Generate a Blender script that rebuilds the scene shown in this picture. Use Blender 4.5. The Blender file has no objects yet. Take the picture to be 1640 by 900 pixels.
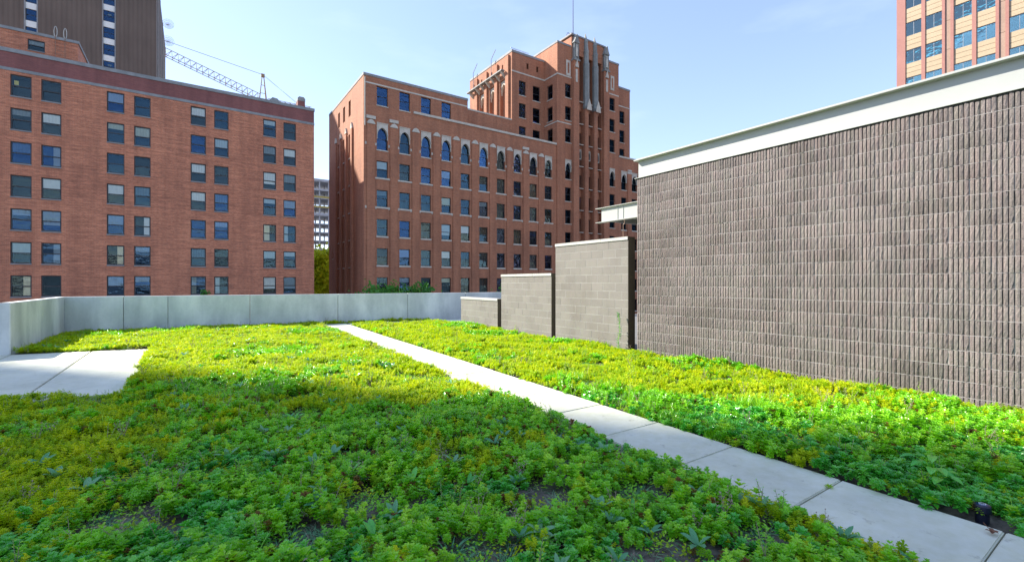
import bpy, bmesh, math, random
from mathutils import Vector, Matrix, noise
R = math.radians
rnd = random.Random(7)
sc = bpy.context.scene
COL = sc.collection

# ------------------------------------------------------------------ camera
cam_d = bpy.data.cameras.new('camera')
cam = bpy.data.objects.new('camera', cam_d); COL.objects.link(cam)
cam.location = (0, 0, 1.6)
cam.rotation_euler = (R(90), 0, R(-34.55))
cam_d.sensor_width = 36; cam_d.lens = 36 * 743.6 / 1640
cam_d.shift_y = 2.9 / 1640
cam_d.clip_start = 0.05; cam_d.clip_end = 6000
sc.camera = cam

# ------------------------------------------------------------------ light
SUN_EL, SUN_AZ = 36.9, 53.0            # sun stands over -X, a touch towards +Y
s = Vector((-math.cos(R(SUN_AZ)) * math.cos(R(SUN_EL)), math.sin(R(SUN_AZ)) * math.cos(R(SUN_EL)), math.sin(R(SUN_EL))))
sun_d = bpy.data.lights.new('sun', 'SUN'); sun_d.energy = 3.5; sun_d.angle = R(0.7); sun_d.color = (1.0, 0.93, 0.82)
sun = bpy.data.objects.new('sun', sun_d); COL.objects.link(sun)
sun.rotation_euler = s.to_track_quat('Z', 'Y').to_euler(); sun.location = (-40, 0, 60)
w = bpy.data.worlds.new('World'); sc.world = w; w.use_nodes = True
nt = w.node_tree; nt.nodes.clear()
sky = nt.nodes.new('ShaderNodeTexSky'); sky.sky_type = 'NISHITA'; sky.sun_disc = False
sky.sun_elevation = R(SUN_EL); sky.sun_rotation = R(270 + SUN_AZ)
sky.altitude = 200; sky.air_density = 1.0; sky.dust_density = 0.2; sky.ozone_density = 2.2
bg = nt.nodes.new('ShaderNodeBackground'); bg.inputs[1].default_value = 0.15
wo = nt.nodes.new('ShaderNodeOutputWorld')
# faint high cloud
tc = nt.nodes.new('ShaderNodeTexCoord'); mp = nt.nodes.new('ShaderNodeMapping'); mp.inputs['Scale'].default_value = (1.2, 1.6, 5.0)
nz = nt.nodes.new('ShaderNodeTexNoise'); nz.inputs['Scale'].default_value = 1.7; nz.inputs['Detail'].default_value = 6; nz.inputs['Roughness'].default_value = .55
rp = nt.nodes.new('ShaderNodeValToRGB'); rp.color_ramp.elements[0].position = .5; rp.color_ramp.elements[1].position = .85
rp.color_ramp.elements[0].color = (0, 0, 0, 1); rp.color_ramp.elements[1].color = (.22, .22, .22, 1)
mx = nt.nodes.new('ShaderNodeMixRGB'); mx.inputs[2].default_value = (3.2, 3.5, 4.0, 1)
nt.links.new(tc.outputs['Generated'], mp.inputs[0]); nt.links.new(mp.outputs[0], nz.inputs['Vector'])
nt.links.new(nz.outputs['Fac'], rp.inputs[0]); nt.links.new(rp.outputs[0], mx.inputs[0])
gm_ = nt.nodes.new('ShaderNodeGamma'); gm_.inputs[1].default_value = .72
tn_ = nt.nodes.new('ShaderNodeMixRGB'); tn_.blend_type = 'MULTIPLY'; tn_.inputs[0].default_value = 1; tn_.inputs[2].default_value = (.90, .88, .98, 1)
nt.links.new(sky.outputs[0], gm_.inputs[0]); nt.links.new(gm_.outputs[0], tn_.inputs[1]); nt.links.new(tn_.outputs[0], mx.inputs[1]); nt.links.new(mx.outputs[0], bg.inputs[0]); nt.links.new(bg.outputs[0], wo.inputs[0])
sc.view_settings.view_transform = 'Standard'; sc.view_settings.look = 'None'
sc.view_settings.exposure = 1.72; sc.view_settings.gamma = 1
sc.cycles.max_bounces = 8; sc.cycles.transparent_max_bounces = 10
sc.cycles.caustics_reflective = False; sc.cycles.caustics_refractive = False

# ------------------------------------------------------------------ material helpers
class NT:
    def __init__(s, name):
        s.m = bpy.data.materials.new(name); s.m.use_nodes = True
        s.t = s.m.node_tree; s.t.nodes.clear()
        s.out = s.t.nodes.new('ShaderNodeOutputMaterial')
    def n(s, typ, **kw):
        nd = s.t.nodes.new('ShaderNode' + typ)
        for k, v in kw.items():
            if k in nd.inputs: nd.inputs[k].default_value = v
            else: setattr(nd, k, v)
        return nd
    def l(s, a, b): s.t.links.new(a, b)
    def ramp(s, fac, stops):
        r = s.n('ValToRGB'); e = r.color_ramp.elements
        while len(e) < len(stops): e.new(.5)
        for el, (p, c) in zip(e, stops):
            el.position = p; el.color = (c[0], c[1], c[2], 1) if not isinstance(c, (int, float)) else (c, c, c, 1)
        s.l(fac, r.inputs[0]); return r.outputs[0]
    def mix(s, fac, a, b, mode='MIX'):
        m = s.n('MixRGB', blend_type=mode)
        for i, v in ((0, fac), (1, a), (2, b)):
            if isinstance(v, (int, float)): m.inputs[i].default_value = v
            elif isinstance(v, tuple): m.inputs[i].default_value = (*v, 1)
            else: s.l(v, m.inputs[i])
        return m.outputs[0]
    def coord(s, scale=(1, 1, 1), kind='pos'):
        if kind == 'pos': o = s.n('NewGeometry').outputs['Position']
        else: o = s.n('TexCoord').outputs['Object']
        mp = s.n('Mapping'); mp.inputs['Scale'].default_value = scale; s.l(o, mp.inputs[0]); return mp.outputs[0]
    def noise(s, scale, detail=4, rough=.5, vec=None):
        nz = s.n('TexNoise'); nz.inputs['Scale'].default_value = scale; nz.inputs['Detail'].default_value = detail; nz.inputs['Roughness'].default_value = rough
        s.l(vec if vec is not None else s.coord(), nz.inputs['Vector']); return nz.outputs['Fac']
    def bump(s, h, strength=.3, dist=.02):
        b = s.n('Bump'); b.inputs['Strength'].default_value = strength; b.inputs['Distance'].default_value = dist
        s.l(h, b.inputs['Height']); return b.outputs[0]
    def pbr(s, col, rough=.8, metal=0, bump=None, spec=None):
        p = s.n('BsdfPrincipled')
        if isinstance(col, tuple): p.inputs['Base Color'].default_value = (*col, 1)
        else: s.l(col, p.inputs['Base Color'])
        if isinstance(rough, (int, float)): p.inputs['Roughness'].default_value = rough
        else: s.l(rough, p.inputs['Roughness'])
        p.inputs['Metallic'].default_value = metal
        if spec is not None: p.inputs['Specular IOR Level'].default_value = spec
        if bump is not None: s.l(bump, p.inputs['Normal'])
        s.l(p.outputs[0], s.out.inputs[0]); s.p = p; return s.m

def simple(name, col, rough=.7, metal=0, var=.12, vs=3.0):
    t = NT(name); f = t.noise(vs, 5, .6)
    c = t.ramp(f, [(.3, tuple(x * (1 - var) for x in col)), (.7, tuple(min(1, x * (1 + var)) for x in col))])
    return t.pbr(c, rough, metal, t.bump(t.noise(vs * 20, 3), .08, .005))

def brick_mat(name, c1, c2, mortar, streak=.15, patch=.1):
    t = NT(name)
    pos = t.n('NewGeometry').outputs['Position']
    sp = t.n('SeparateXYZ'); t.l(pos, sp.inputs[0])
    ad = t.n('Math', operation='ADD'); t.l(sp.outputs[0], ad.inputs[0]); t.l(sp.outputs[1], ad.inputs[1])
    cb = t.n('CombineXYZ'); t.l(ad.outputs[0], cb.inputs[0]); t.l(sp.outputs[2], cb.inputs[1])
    b = t.n('TexBrick'); t.l(cb.outputs[0], b.inputs['Vector'])
    b.inputs['Color1'].default_value = (*c1, 1); b.inputs['Color2'].default_value = (*c2, 1); b.inputs['Mortar'].default_value = (*mortar, 1)
    b.inputs['Scale'].default_value = 1; b.inputs['Brick Width'].default_value = .215; b.inputs['Row Height'].default_value = .0722
    b.inputs['Mortar Size'].default_value = .006; b.inputs['Bias'].default_value = -.1
    mp = t.n('Mapping'); mp.inputs['Scale'].default_value = (.5, 5.5, 1); t.l(cb.outputs[0], mp.inputs[0])
    n1 = t.noise(1.0, 6, .65, mp.outputs[0])
    c = t.mix(streak, b.outputs['Color'], t.ramp(n1, [(.3, (.2, .2, .22)), (.7, (1, 1, 1))]), 'OVERLAY')
    n2 = t.noise(.22, 4, .6, cb.outputs[0])
    c = t.mix(patch, c, t.ramp(n2, [(.35, (.05, .06, .1)), (.65, (1, .95, .9))]), 'OVERLAY')
    mp2 = t.n('Mapping'); mp2.inputs['Scale'].default_value = (1.2, .12, 1); t.l(cb.outputs[0], mp2.inputs[0])
    n3 = t.noise(1.0, 5, .6, mp2.outputs[0])
    c = t.mix(.5, c, t.ramp(n3, [(.35, (.58, .57, .60)), (.6, (1, 1, 1))]), 'MULTIPLY')
    return t.pbr(c, .85, 0, t.bump(b.outputs['Fac'], -.25, .01))

def concrete(name, a, b, scale=2.0, streaks=0.0, rough=.75, speck=0.0, bl=None):
    t = NT(name)
    n1 = t.noise(scale, 7, .62); n2 = t.noise(scale * 14, 5, .6)
    c = t.ramp(n1, [(.3, a), (.7, b)])
    c = t.mix(.25, c, t.ramp(n2, [(.3, .25), (.7, .8)]), 'OVERLAY')
    if streaks:
        n3 = t.noise(1.3, 7, .55, t.coord((1.5, 1.5, .28)))
        c = t.mix(streaks * .7, c, t.ramp(n3, [(.36, (.45, .5, .52)), (.62, (1, 1, 1))]), 'MULTIPLY')
        n4 = t.noise(.9, 3, .5, t.coord((1.3, 1.3, .7)))
        c = t.mix(streaks * .8, c, t.ramp(n4, [(.4, (.6, .62, .64)), (.6, (1, 1, 1))]), 'MULTIPLY')
    if bl:  # thin hairline stains
        n5 = t.noise(7.0, 8, .75)
        c = t.mix(bl, c, t.ramp(n5, [(.28, (.3, .27, .22)), (.42, (1, 1, 1))]), 'MULTIPLY')
    return t.pbr(c, rough, 0, t.bump(n2, .18, .01))

def block_mat(name, base, var, var2=.25, rough_scale=45, bstr=.5):
    """masonry unit: tone changes from unit to unit, with speckle and soft stains"""
    t = NT(name)
    oi = t.n('ObjectInfo')
    c = t.ramp(oi.outputs['Random'], [(0, tuple(x * (1 - var) for x in base)), (.5, base), (1, tuple(x * (1 + var) for x in base))])
    sp = t.noise(90, 4, .7)
    c = t.mix(var2, c, t.ramp(sp, [(.3, .1), (.7, .9)]), 'OVERLAY')
    tn = t.noise(1.0, 2, .5, t.coord((1, 19, 2.5)))
    c = t.mix(.5 if bstr > .3 else .12, c, t.ramp(tn, [(.3, (.78, .86, .76)), (.5, (1, .98, .96)), (.7, (1.0, .84, .84))]), 'MULTIPLY')
    st = t.noise(1.1, 5, .6, t.coord((1, 1, .55)))
    c = t.mix(.6, c, t.ramp(st, [(.3, (.58, .54, .5)), (.5, (.9, .9, .9)), (.7, (1.0, 1.0, 1.0))]), 'MULTIPLY')
    return t.pbr(c, .9, 0, t.bump(t.noise(rough_scale, 5, .65), bstr, .012))

def glass(name, tint, refl=1.9, rough=.015, wav=.03, trans=(.75, .8, .8)):
    t = NT(name)
    tr = t.n('BsdfTransparent'); tr.inputs[0].default_value = (*trans, 1)
    gl = t.n('BsdfGlossy'); gl.inputs[0].default_value = (*tint, 1); gl.inputs['Roughness'].default_value = rough
    bp = t.bump(t.noise(1.1, 2, .5, t.coord((1, 1, 2.2))), wav * 10, .05); t.l(bp, gl.inputs['Normal'])
    fr = t.n('Fresnel'); fr.inputs[0].default_value = refl
    mx = t.n('MixShader'); t.l(fr.outputs[0], mx.inputs[0]); t.l(tr.outputs[0], mx.inputs[1]); t.l(gl.outputs[0], mx.inputs[2])
    t.l(mx.outputs[0], t.out.inputs[0]); return t.m

M = {}
M['brick_left'] = brick_mat('brick_orange_red', (.55, .185, .092), (.36, .112, .058), (.54, .35, .24), .40, .10)
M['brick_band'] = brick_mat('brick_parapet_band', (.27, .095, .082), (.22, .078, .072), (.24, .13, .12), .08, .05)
M['brick_ctr'] = brick_mat('brick_brown_red', (.45, .178, .092), (.32, .118, .062), (.36, .23, .15), .12, .10)
M['limestone'] = concrete('limestone', (.50, .46, .38), (.66, .61, .52), 1.5, .2)
M['coping_grey'] = concrete('coping_grey', (.22, .23, .23), (.33, .34, .34), 1.5, .2)
M['spire_metal'] = concrete('weathered_grey_stone', (.22, .225, .21), (.34, .35, .33), .8, .4)
M['frame_dark'] = simple('dark_window_frame', (.035, .035, .038), .5, 0, .2)
M['room'] = simple('dark_room', (.028, .042, .05), .9)
M['blind_white'] = simple('white_roller_blind', (.85, .87, .82), .8, 0, .05)
M['blind_cream'] = simple('cream_blind', (.85, .75, .5), .8, 0, .05)
M['blind_grey'] = simple('grey_blind', (.25, .28, .28), .8, 0, .1)
M['lamp_panel'] = simple('yellow_ceiling_panel', (.7, .6, .15), .8, 0, .05)
M['glass'] = glass('window_glass', (.50, .72, .80), 1.45, trans=(.98, .99, .99))
M['glass_dark'] = glass('window_glass_dark', (.35, .60, .80), 1.55, trans=(.90, .94, .95))
M['glass_blue'] = glass('window_glass_blue', (.22, .42, .76), 1.75, .01, .05, (.85, .9, .93))
M['glass_teal'] = glass('tower_glass', (.75, 1.0, .98), 2.5, .01, .006, (.8, .97, .97))
M['concrete_paving'] = concrete('paving_concrete', (.62, .62, .47), (.80, .79, .62), .7, .25, .8, 0, .6)
M['concrete_parapet'] = concrete('parapet_concrete', (.66, .69, .66), (.80, .82, .79), .9, .6, .7)
M['block_rib'] = block_mat('split_face_block', (.198, .170, .160), .15, .6, 34, .6)
M['block_smooth'] = block_mat('honed_block', (.225, .205, .185), .07, .14, 60, .25)
M['mortar'] = concrete('light_mortar', (.30, .29, .27), (.38, .37, .345), 4)
M['mortar_mid'] = concrete('grey_mortar', (.30, .28, .265), (.44, .42, .40), 6)
M['mortar_dark'] = concrete('rib_wall_mortar', (.20, .17, .155), (.27, .24, .22), 3)
M['coping_white'] = concrete('cream_coping', (.42, .41, .38), (.49, .48, .45), 3)
M['steel_white'] = simple('white_painted_steel', (.40, .41, .385), .45, 0, .04, 1.2)
M['dark_joint'] = simple('dark_flashing', (.03, .028, .02), .8)
M['dark_olive'] = simple('dark_olive_sheet', (.045, .036, .022), .6)
M['soil'] = concrete('dark_soil', (.05, .042, .032), (.20, .17, .13), 14, 0, .95)
M['asphalt'] = concrete('street_asphalt', (.13, .13, .125), (.19, .185, .18), 1.2, 0, .9)
M['roof_membrane'] = concrete('roof_membrane', (.12, .12, .12), (.17, .17, .165), 1.2, 0, .9)
M['far_concrete'] = concrete('raw_concrete', (.35, .36, .38), (.46, .47, .5), .5)
M['crane_paint'] = simple('crane_paint', (.32, .20, .09), .6)
M['thin_metal'] = simple('grey_metal', (.35, .36, .37), .4, .6)
M['rust_metal'] = simple('rusty_ladder', (.30, .18, .12), .6)
M['tr_pier'] = concrete('salmon_precast', (.32, .145, .12), (.36, .17, .14), .6)
M['tr_panel'] = concrete('cream_precast', (.40, .31, .20), (.45, .35, .23), .6)
M['tr_center'] = concrete('tan_precast', (.30, .20, .15), (.35, .24, .18), .6)
M['black_plastic'] = simple('black_fixture', (.012, .014, .03), .35)
M['blue_lens'] = simple('dark_blue_lens', (.02, .035, .12), .15)
M['ring_white'] = simple('pale_ring', (.7, .75, .8), .3)
M['orange_net'] = simple('yellow_safety_board', (.42, .33, .10), .8)
M['bark'] = simple('bark', (.12, .09, .06), .9)

def ribtower_mat():
    t = NT('ribbed_brown_precast')
    pos = t.n('NewGeometry').outputs['Position']; sp = t.n('SeparateXYZ'); t.l(pos, sp.inputs[0])
    cb = t.n('CombineXYZ'); t.l(sp.outputs[0], cb.inputs[0])
    wv = t.n('TexWave', wave_type='BANDS', bands_direction='X'); wv.inputs['Scale'].default_value = .5; wv.inputs['Distortion'].default_value = .5; wv.inputs['Detail'].default_value = 1
    t.l(cb.outputs[0], wv.inputs['Vector'])
    c = t.ramp(wv.outputs['Fac'], [(.1, (.128, .098, .078)), (.6, (.146, .113, .09))])
    n = t.noise(.09, 4, .6); c = t.mix(.3, c, t.ramp(n, [(.35, .3), (.65, .75)]), 'OVERLAY')
    n = t.noise(1.0, 4, .6, t.coord((1, 1, .1))); c = t.mix(.2, c, t.ramp(n, [(.35, .3), (.65, .75)]), 'OVERLAY')
    return t.pbr(c, .85, 0, t.bump(wv.outputs['Fac'], .4, .05))
M['rib_tower'] = ribtower_mat()

def leaf_mat(name, stops, trans=.35, gloss=.45, spec=.2):
    t = NT(name)
    oi = t.n('ObjectInfo')
    n = t.noise(2.2, 3, .6); n2 = t.noise(23.0, 2, .5)
    f = t.n('Math', operation='MULTIPLY_ADD'); t.l(oi.outputs['Random'], f.inputs[0]); f.inputs[1].default_value = .5; 
    g = t.n('Math', operation='MULTIPLY'); t.l(n, g.inputs[0]); g.inputs[1].default_value = .5; t.l(g.outputs[0], f.inputs[2])
    g2 = t.n('Math', operation='MULTIPLY_ADD'); t.l(n2, g2.inputs[0]); g2.inputs[1].default_value = .35; t.l(f.outputs[0], g2.inputs[2])
    g3 = t.n('Math', operation='SUBTRACT'); t.l(g2.outputs[0], g3.inputs[0]); g3.inputs[1].default_value = .17
    c = t.ramp(g3.outputs[0], stops)
    p = t.n('BsdfPrincipled'); t.l(c, p.inputs['Base Color']); p.inputs['Roughness'].default_value = gloss; p.inputs['Specular IOR Level'].default_value = spec
    tl = t.n('BsdfTranslucent'); t.l(t.mix(1, c, (1.0, .95, .35), 'MULTIPLY'), tl.inputs[0])
    mx = t.n('MixShader'); mx.inputs[0].default_value = trans; t.l(p.outputs[0], mx.inputs[1]); t.l(tl.outputs[0], mx.inputs[2])
    t.l(mx.outputs[0], t.out.inputs[0]); return t.m
M['leaf_lime'] = leaf_mat('sedum_lime', [(.15, (.28, .50, .010)), (.5, (.52, .68, .010)), (.85, (.74, .78, .014))], .45, .45, .35)
M['leaf_green'] = leaf_mat('sedum_green', [(.15, (.13, .44, .015)), (.5, (.28, .70, .02)), (.85, (.50, .80, .03))], .35, .3, .75)
M['leaf_deep'] = leaf_mat('broadleaf_deep', [(.15, (.05, .34, .03)), (.5, (.10, .54, .05)), (.85, (.26, .66, .08))], .3, .26, .9)
M['leaf_olive'] = leaf_mat('sedum_olive', [(.15, (.24, .46, .02)), (.5, (.36, .60, .02)), (.85, (.50, .64, .03))], .4, .5)
M['leaf_red'] = leaf_mat('sedum_red_tips', [(.15, (.18, .09, .03)), (.5, (.26, .12, .04)), (.85, (.22, .2, .04))])
M['leaf_blue'] = leaf_mat('blue_green_leaf', [(.15, (.10, .30, .15)), (.5, (.17, .42, .20)), (.85, (.30, .52, .28))], .3, .42)
M['leaf_tree'] = leaf_mat('tree_leaf', [(.15, (.16, .34, .02)), (.5, (.42, .58, .02)), (.85, (.70, .70, .03))], .4, .5)
M['leaf_bush'] = leaf_mat('bush_leaf', [(.15, (.04, .16, .03)), (.5, (.08, .26, .04)), (.85, (.14, .34, .05))], .25, .5)
M['straw'] = simple('dry_straw', (.30, .24, .17), .9, 0, .3, 20)
M['dry_leaf'] = simple('dry_leaf', (.16, .07, .035), .8, 0, .3, 30)

# ------------------------------------------------------------------ mesh builder
class MB:
    def __init__(s): s.v = []; s.f = []; s.mi = []; s.cur = 0
    def mat(s, i): s.cur = i; return s
    def face(s, pts):
        b = len(s.v); s.v += [tuple(p) for p in pts]; s.f.append(tuple(range(b, b + len(pts)))); s.mi.append(s.cur); return s
    def box(s, x0, x1, y0, y1, z0, z1, skip=''):
        b = len(s.v)
        s.v += [(x0, y0, z0), (x1, y0, z0), (x1, y1, z0), (x0, y1, z0), (x0, y0, z1), (x1, y0, z1), (x1, y1, z1), (x0, y1, z1)]
        F = {'b': (0, 3, 2, 1), 't': (4, 5, 6, 7), 'f': (0, 1, 5, 4), 'k': (2, 3, 7, 6), 'l': (3, 0, 4, 7), 'r': (1, 2, 6, 5)}
        for k, q in F.items():
            if k not in skip: s.f.append(tuple(b + i for i in q)); s.mi.append(s.cur)
        return s
    def prism(s, poly, axis, a, b_):
        """extrude a 2-D polygon (ccw) along axis 0/1/2 from a to b_"""
        n = len(poly); b = len(s.v)
        for t in (a, b_):
            for (p, q) in poly:
                s.v.append((t, p, q) if axis == 0 else ((p, t, q) if axis == 1 else (p, q, t)))
        for i in range(n):
            j = (i + 1) % n; s.f.append((b + i, b + j, b + n + j, b + n + i)); s.mi.append(s.cur)
        s.f.append(tuple(b + i for i in reversed(range(n)))); s.mi.append(s.cur)
        s.f.append(tuple(b + n + i for i in range(n))); s.mi.append(s.cur); return s
    def tube(s, p, q, r, n=6, r2=None):
        p, q = Vector(p), Vector(q); d = (q - p).normalized(); a = d.orthogonal().normalized(); c = d.cross(a); b = len(s.v); r2 = r if r2 is None else r2
        for (o, rr) in ((p, r), (q, r2)):
            for i in range(n):
                t = 2 * math.pi * i / n; s.v.append(tuple(o + a * math.cos(t) * rr + c * math.sin(t) * rr))
        for i in range(n):
            j = (i + 1) % n; s.f.append((b + i, b + j, b + n + j, b + n + i)); s.mi.append(s.cur)
        s.f.append(tuple(b + i for i in reversed(range(n)))); s.mi.append(s.cur); s.f.append(tuple(b + n + i for i in range(n))); s.mi.append(s.cur); return s
    def path(s, pts, r, n=5, closed=False):
        for a, b in zip(pts, pts[1:] + ([pts[0]] if closed else [])): s.tube(a, b, r, n)
        return s
    def mesh(s, name, mats, smooth=False):
        me = bpy.data.meshes.new(name); me.from_pydata(s.v, [], s.f)
        for m in (mats if isinstance(mats, (list, tuple)) else [mats]): me.materials.append(M[m] if isinstance(m, str) else m)
        me.polygons.foreach_set('material_index', s.mi)
        if smooth: me.polygons.foreach_set('use_smooth', [True] * len(s.f))
        me.update(); return me
    def build(s, name, mats, parent=None, smooth=False, loc=None):
        o = bpy.data.objects.new(name, s.mesh(name, mats, smooth)); COL.objects.link(o)
        if parent: o.parent = parent
        if loc: o.location = loc
        return o

def tag(o, label=None, cat=None, group=None, kind=None):
    for k, v in (('label', label), ('category', cat), ('group', group), ('kind', kind)):
        if v: o[k] = v
    return o
def empty(name, loc, label, cat, group=None, rz=0):
    o = bpy.data.objects.new(name, None); COL.objects.link(o); o.location = loc; o.rotation_euler = (0, 0, rz); o.empty_display_size = .2
    return tag(o, label, cat, group)
def child(name, me, parent, loc=(0, 0, 0), rot=(0, 0, 0), scale=None):
    o = bpy.data.objects.new(name, me); COL.objects.link(o); o.parent = parent; o.location = loc; o.rotation_euler = rot
    if scale: o.scale = scale
    return o

# ------------------------------------------------------------------ facade with true openings
def facade(mb, u0, u1, z0, z1, holes, put, reveal=.22):
    """put(u, depth, z) -> point. holes = (ua, ub, za, zb). Wall cells around the holes, plus the reveals."""
    us = sorted({u0, u1} | {h[0] for h in holes} | {h[1] for h in holes}); zs = sorted({z0, z1} | {h[2] for h in holes} | {h[3] for h in holes})
    for a, b in zip(us, us[1:]):
        for c, d in zip(zs, zs[1:]):
            mu, mz = (a + b) / 2, (c + d) / 2
            if any(h[0] < mu < h[1] and h[2] < mz < h[3] for h in holes): continue
            mb.face([put(a, 0, c), put(b, 0, c), put(b, 0, d), put(a, 0, d)])
    for a, b, c, d in holes:
        for (p, q) in (((a, c), (b, c)), ((b, c), (b, d)), ((b, d), (a, d)), ((a, d), (a, c))):
            mb.face([put(p[0], 0, p[1]), put(p[0], reveal, p[1]), put(q[0], reveal, q[1]), put(q[0], 0, q[1])])

_cache = {}
def window(parent, loc, rz, w_, h_, fm='frame_dark', gm='glass', depth=.14, blind=None, sill=None, room=.9, rail=.5, fw=.07, mull=False, bscale=.5, tilt=.008, sillw=.0, sill_h=.12):
    """double-hung window. local x along the wall, y into the wall, z up, origin bottom centre of the opening"""
    key = ('w', round(w_, 2), round(h_, 2), fm, depth, room, rail, fw, mull)
    W = w_ / 2
    if key not in _cache:
        m = MB(); d0, d1 = depth, depth + .08
        m.box(-W, -W + fw, d0, d1, 0, h_); m.box(W - fw, W, d0, d1, 0, h_)
        m.box(-W + fw, W - fw, d0, d1, 0, fw); m.box(-W + fw, W - fw, d0, d1, h_ - fw, h_)
        zr = h_ * rail
        if not mull: m.box(-W + fw, W - fw, d0 - .02, d1 + .01, zr - fw * .45, zr + fw * .45)
        else: m.box(-fw * .4, fw * .4, d0 - .01, d1, fw, h_ - fw)
        m.mat(1)
        a, b, c, e = -W + .01, W - .01, .01, h_ - .01; y0, y1 = d1 + .005, d1 + room
        m.face([(a, y1, c), (b, y1, c), (b, y1, e), (a, y1, e)])
        m.face([(a, y0, c), (a, y1, c), (a, y1, e), (a, y0, e)]); m.face([(b, y0, c), (b, y0, e), (b, y1, e), (b, y1, c)])
        m.face([(a, y0, c), (b, y0, c), (b, y1, c), (a, y1, c)]); m.face([(a, y0, e), (a, y1, e), (b, y1, e), (b, y0, e)])
        _cache[key] = m.mesh('window', [fm, 'room'])
        if not mull:
            for nm, (za, zb) in (('lo', (fw, zr - fw * .45)), ('hi', (zr + fw * .45, h_ - fw))):
                hz = (zb - za) / 2; g = MB(); g.box(-W + fw - .01, W - fw + .01, -.005, .005, -hz, hz)
                _cache[key + (nm, gm)] = (g.mesh('pane', gm), (za + zb) / 2, 0, .015 if nm == 'hi' else .05)
        else:
            for nm, sx in (('lo', -1), ('hi', 1)):
                g = MB(); hw = (W - fw * 1.4) / 2; g.box(-hw, hw, -.005, .005, -h_ / 2 + fw, h_ / 2 - fw)
                _cache[key + (nm, gm)] = (g.mesh('pane', gm), h_ / 2, sx * (hw + fw * .4), .03)
    if key + ('lo', gm) not in _cache:
        for nm in ('lo', 'hi'):
            for k2, v2 in list(_cache.items()):
                if k2[:len(key)] == key and len(k2) == len(key) + 2 and k2[-2] == nm:
                    me = v2[0].copy(); me.materials.clear(); me.materials.append(M[gm]); _cache[key + (nm, gm)] = (me,) + v2[1:]; break
    o = child('window', _cache[key], parent, loc, (0, 0, rz))
    for nm in ('lo', 'hi'):
        me, zc, xc, dy = _cache[key + (nm, gm)]
        child('pane', me, o, (xc, depth + dy, zc), (rnd.gauss(0, tilt), 0, rnd.gauss(0, tilt)))
    if blind:
        bm, f0, f1, xa, xb = blind
        k = ('b', round(w_, 2), round(h_, 2), depth) + tuple(blind)
        if k not in _cache:
            g = MB(); n = 10; za, zb = f0 * h_, f1 * h_ - fw; 
            for i in range(n):  # gently pleated cloth
                ta, tb = xa + (xb - xa) * i / n, xa + (xb - xa) * (i + 1) / n
                ya, yb = depth + .075 + .012 * (i % 2), depth + .075 + .012 * ((i + 1) % 2)
                g.face([(-W + fw + (w_ - 2 * fw) * ta, ya, za), (-W + fw + (w_ - 2 * fw) * tb, yb, za), (-W + fw + (w_ - 2 * fw) * tb, yb, zb), (-W + fw + (w_ - 2 * fw) * ta, ya, zb)])
            _cache[k] = g.mesh('blind', bm)
        child('blind', _cache[k], o)
    if sill:
        k = ('s', round(w_, 2), sill, sillw, sill_h)
        if k not in _cache:
            g = MB(); g.box(-W - sillw, W + sillw, -.07, .12, -sill_h, -.004)
            _cache[k] = g.mesh('sill', sill)
        child('sill', _cache[k], o)
    return o

def rand_blind(p=.5):
    if rnd.random() > p: return None
    m = rnd.choice(['blind_white', 'blind_white', 'blind_white', 'blind_grey', 'blind_cream'])
    k = rnd.random()
    if k < .62: return (m, rnd.choice([.48, .48, .55, .7]), 1.0, 0, 1)
    if k < .75: return (m, .3, 1.0, 0, 1)
    if k < .88: return (m, .03, 1.0, 0, rnd.choice([.35, .5]))
    return (m, .03, 1.0, .6, 1)

# ================================================================== SETTING
g = MB(); g.face([(-1500, -1500, -9), (1500, -1500, -9), (1500, 2500, -9), (-1500, 2500, -9)])
tag(g.build('street_ground', 'asphalt'), kind='structure')
# roof deck of the building the garden lies on
g = MB(); g.prism([(-6.75, -12), (21, -12), (21, 17.2), (-3.55, 20.35), (-3.55, 15.05), (-6.75, 15.05)], 2, -8.99, -.13)
tag(g.build('roof_deck', 'roof_membrane'), kind='structure')

# garden soil: gently mounded sheets either side of the path, cut out round the paving
def path_left(y): return 3.40 + .0393 * (y - .6)
def path_right(y): return 4.31 + .0371 * (y - .58)
def back_y(x): return 20.1 - .119 * (x + 3.22)
def in_plaza(x, y, m=0): 
    return x < -.82 - .0 * (y - 9) + m and (8.75 - m) < y < (14.30 + (x + .82) * -.2 + m)
def paved(x, y, m=0):
    if path_left(y) - m < x < path_right(y) + m and y < 18.75: return True
    if in_plaza(x, y, m): return True
    if x > path_right(18) - .3 and 17.95 - .119 * (x - 5) - m < y < 18.75 - .119 * (x - 5) + m: return True
    return False
def mound(x, y):
    v = Vector((x, y, 0))
    return .045 * noise.noise(v * .55) + .03 * noise.noise(v * 1.7) + .012 * noise.noise(v * 5)
def soil_z(x, y): return -.035 + max(-.02, mound(x, y)) * .8
g = MB(); nx, ny = 96, 160; X0, X1, Y0, Y1 = -3.34, 8.5, -4.0, 20.4
vid = {}
for i in range(nx + 1):
    for j in range(ny + 1):
        x = X0 + (X1 - X0) * i / nx; y = Y0 + (Y1 - Y0) * j / ny
        y = min(y, back_y(x) + .02) if j == ny or y > back_y(x) + .1 else y
        z = -.09 if paved(x, y, .16) else soil_z(x, y)
        vid[i, j] = len(g.v); g.v.append((x, y, z))
for i in range(nx):
    for j in range(ny): g.f.append((vid[i, j], vid[i + 1, j], vid[i + 1, j + 1], vid[i, j + 1])); g.mi.append(0)
tag(g.build('garden_soil', 'soil', smooth=True), kind='structure')

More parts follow.
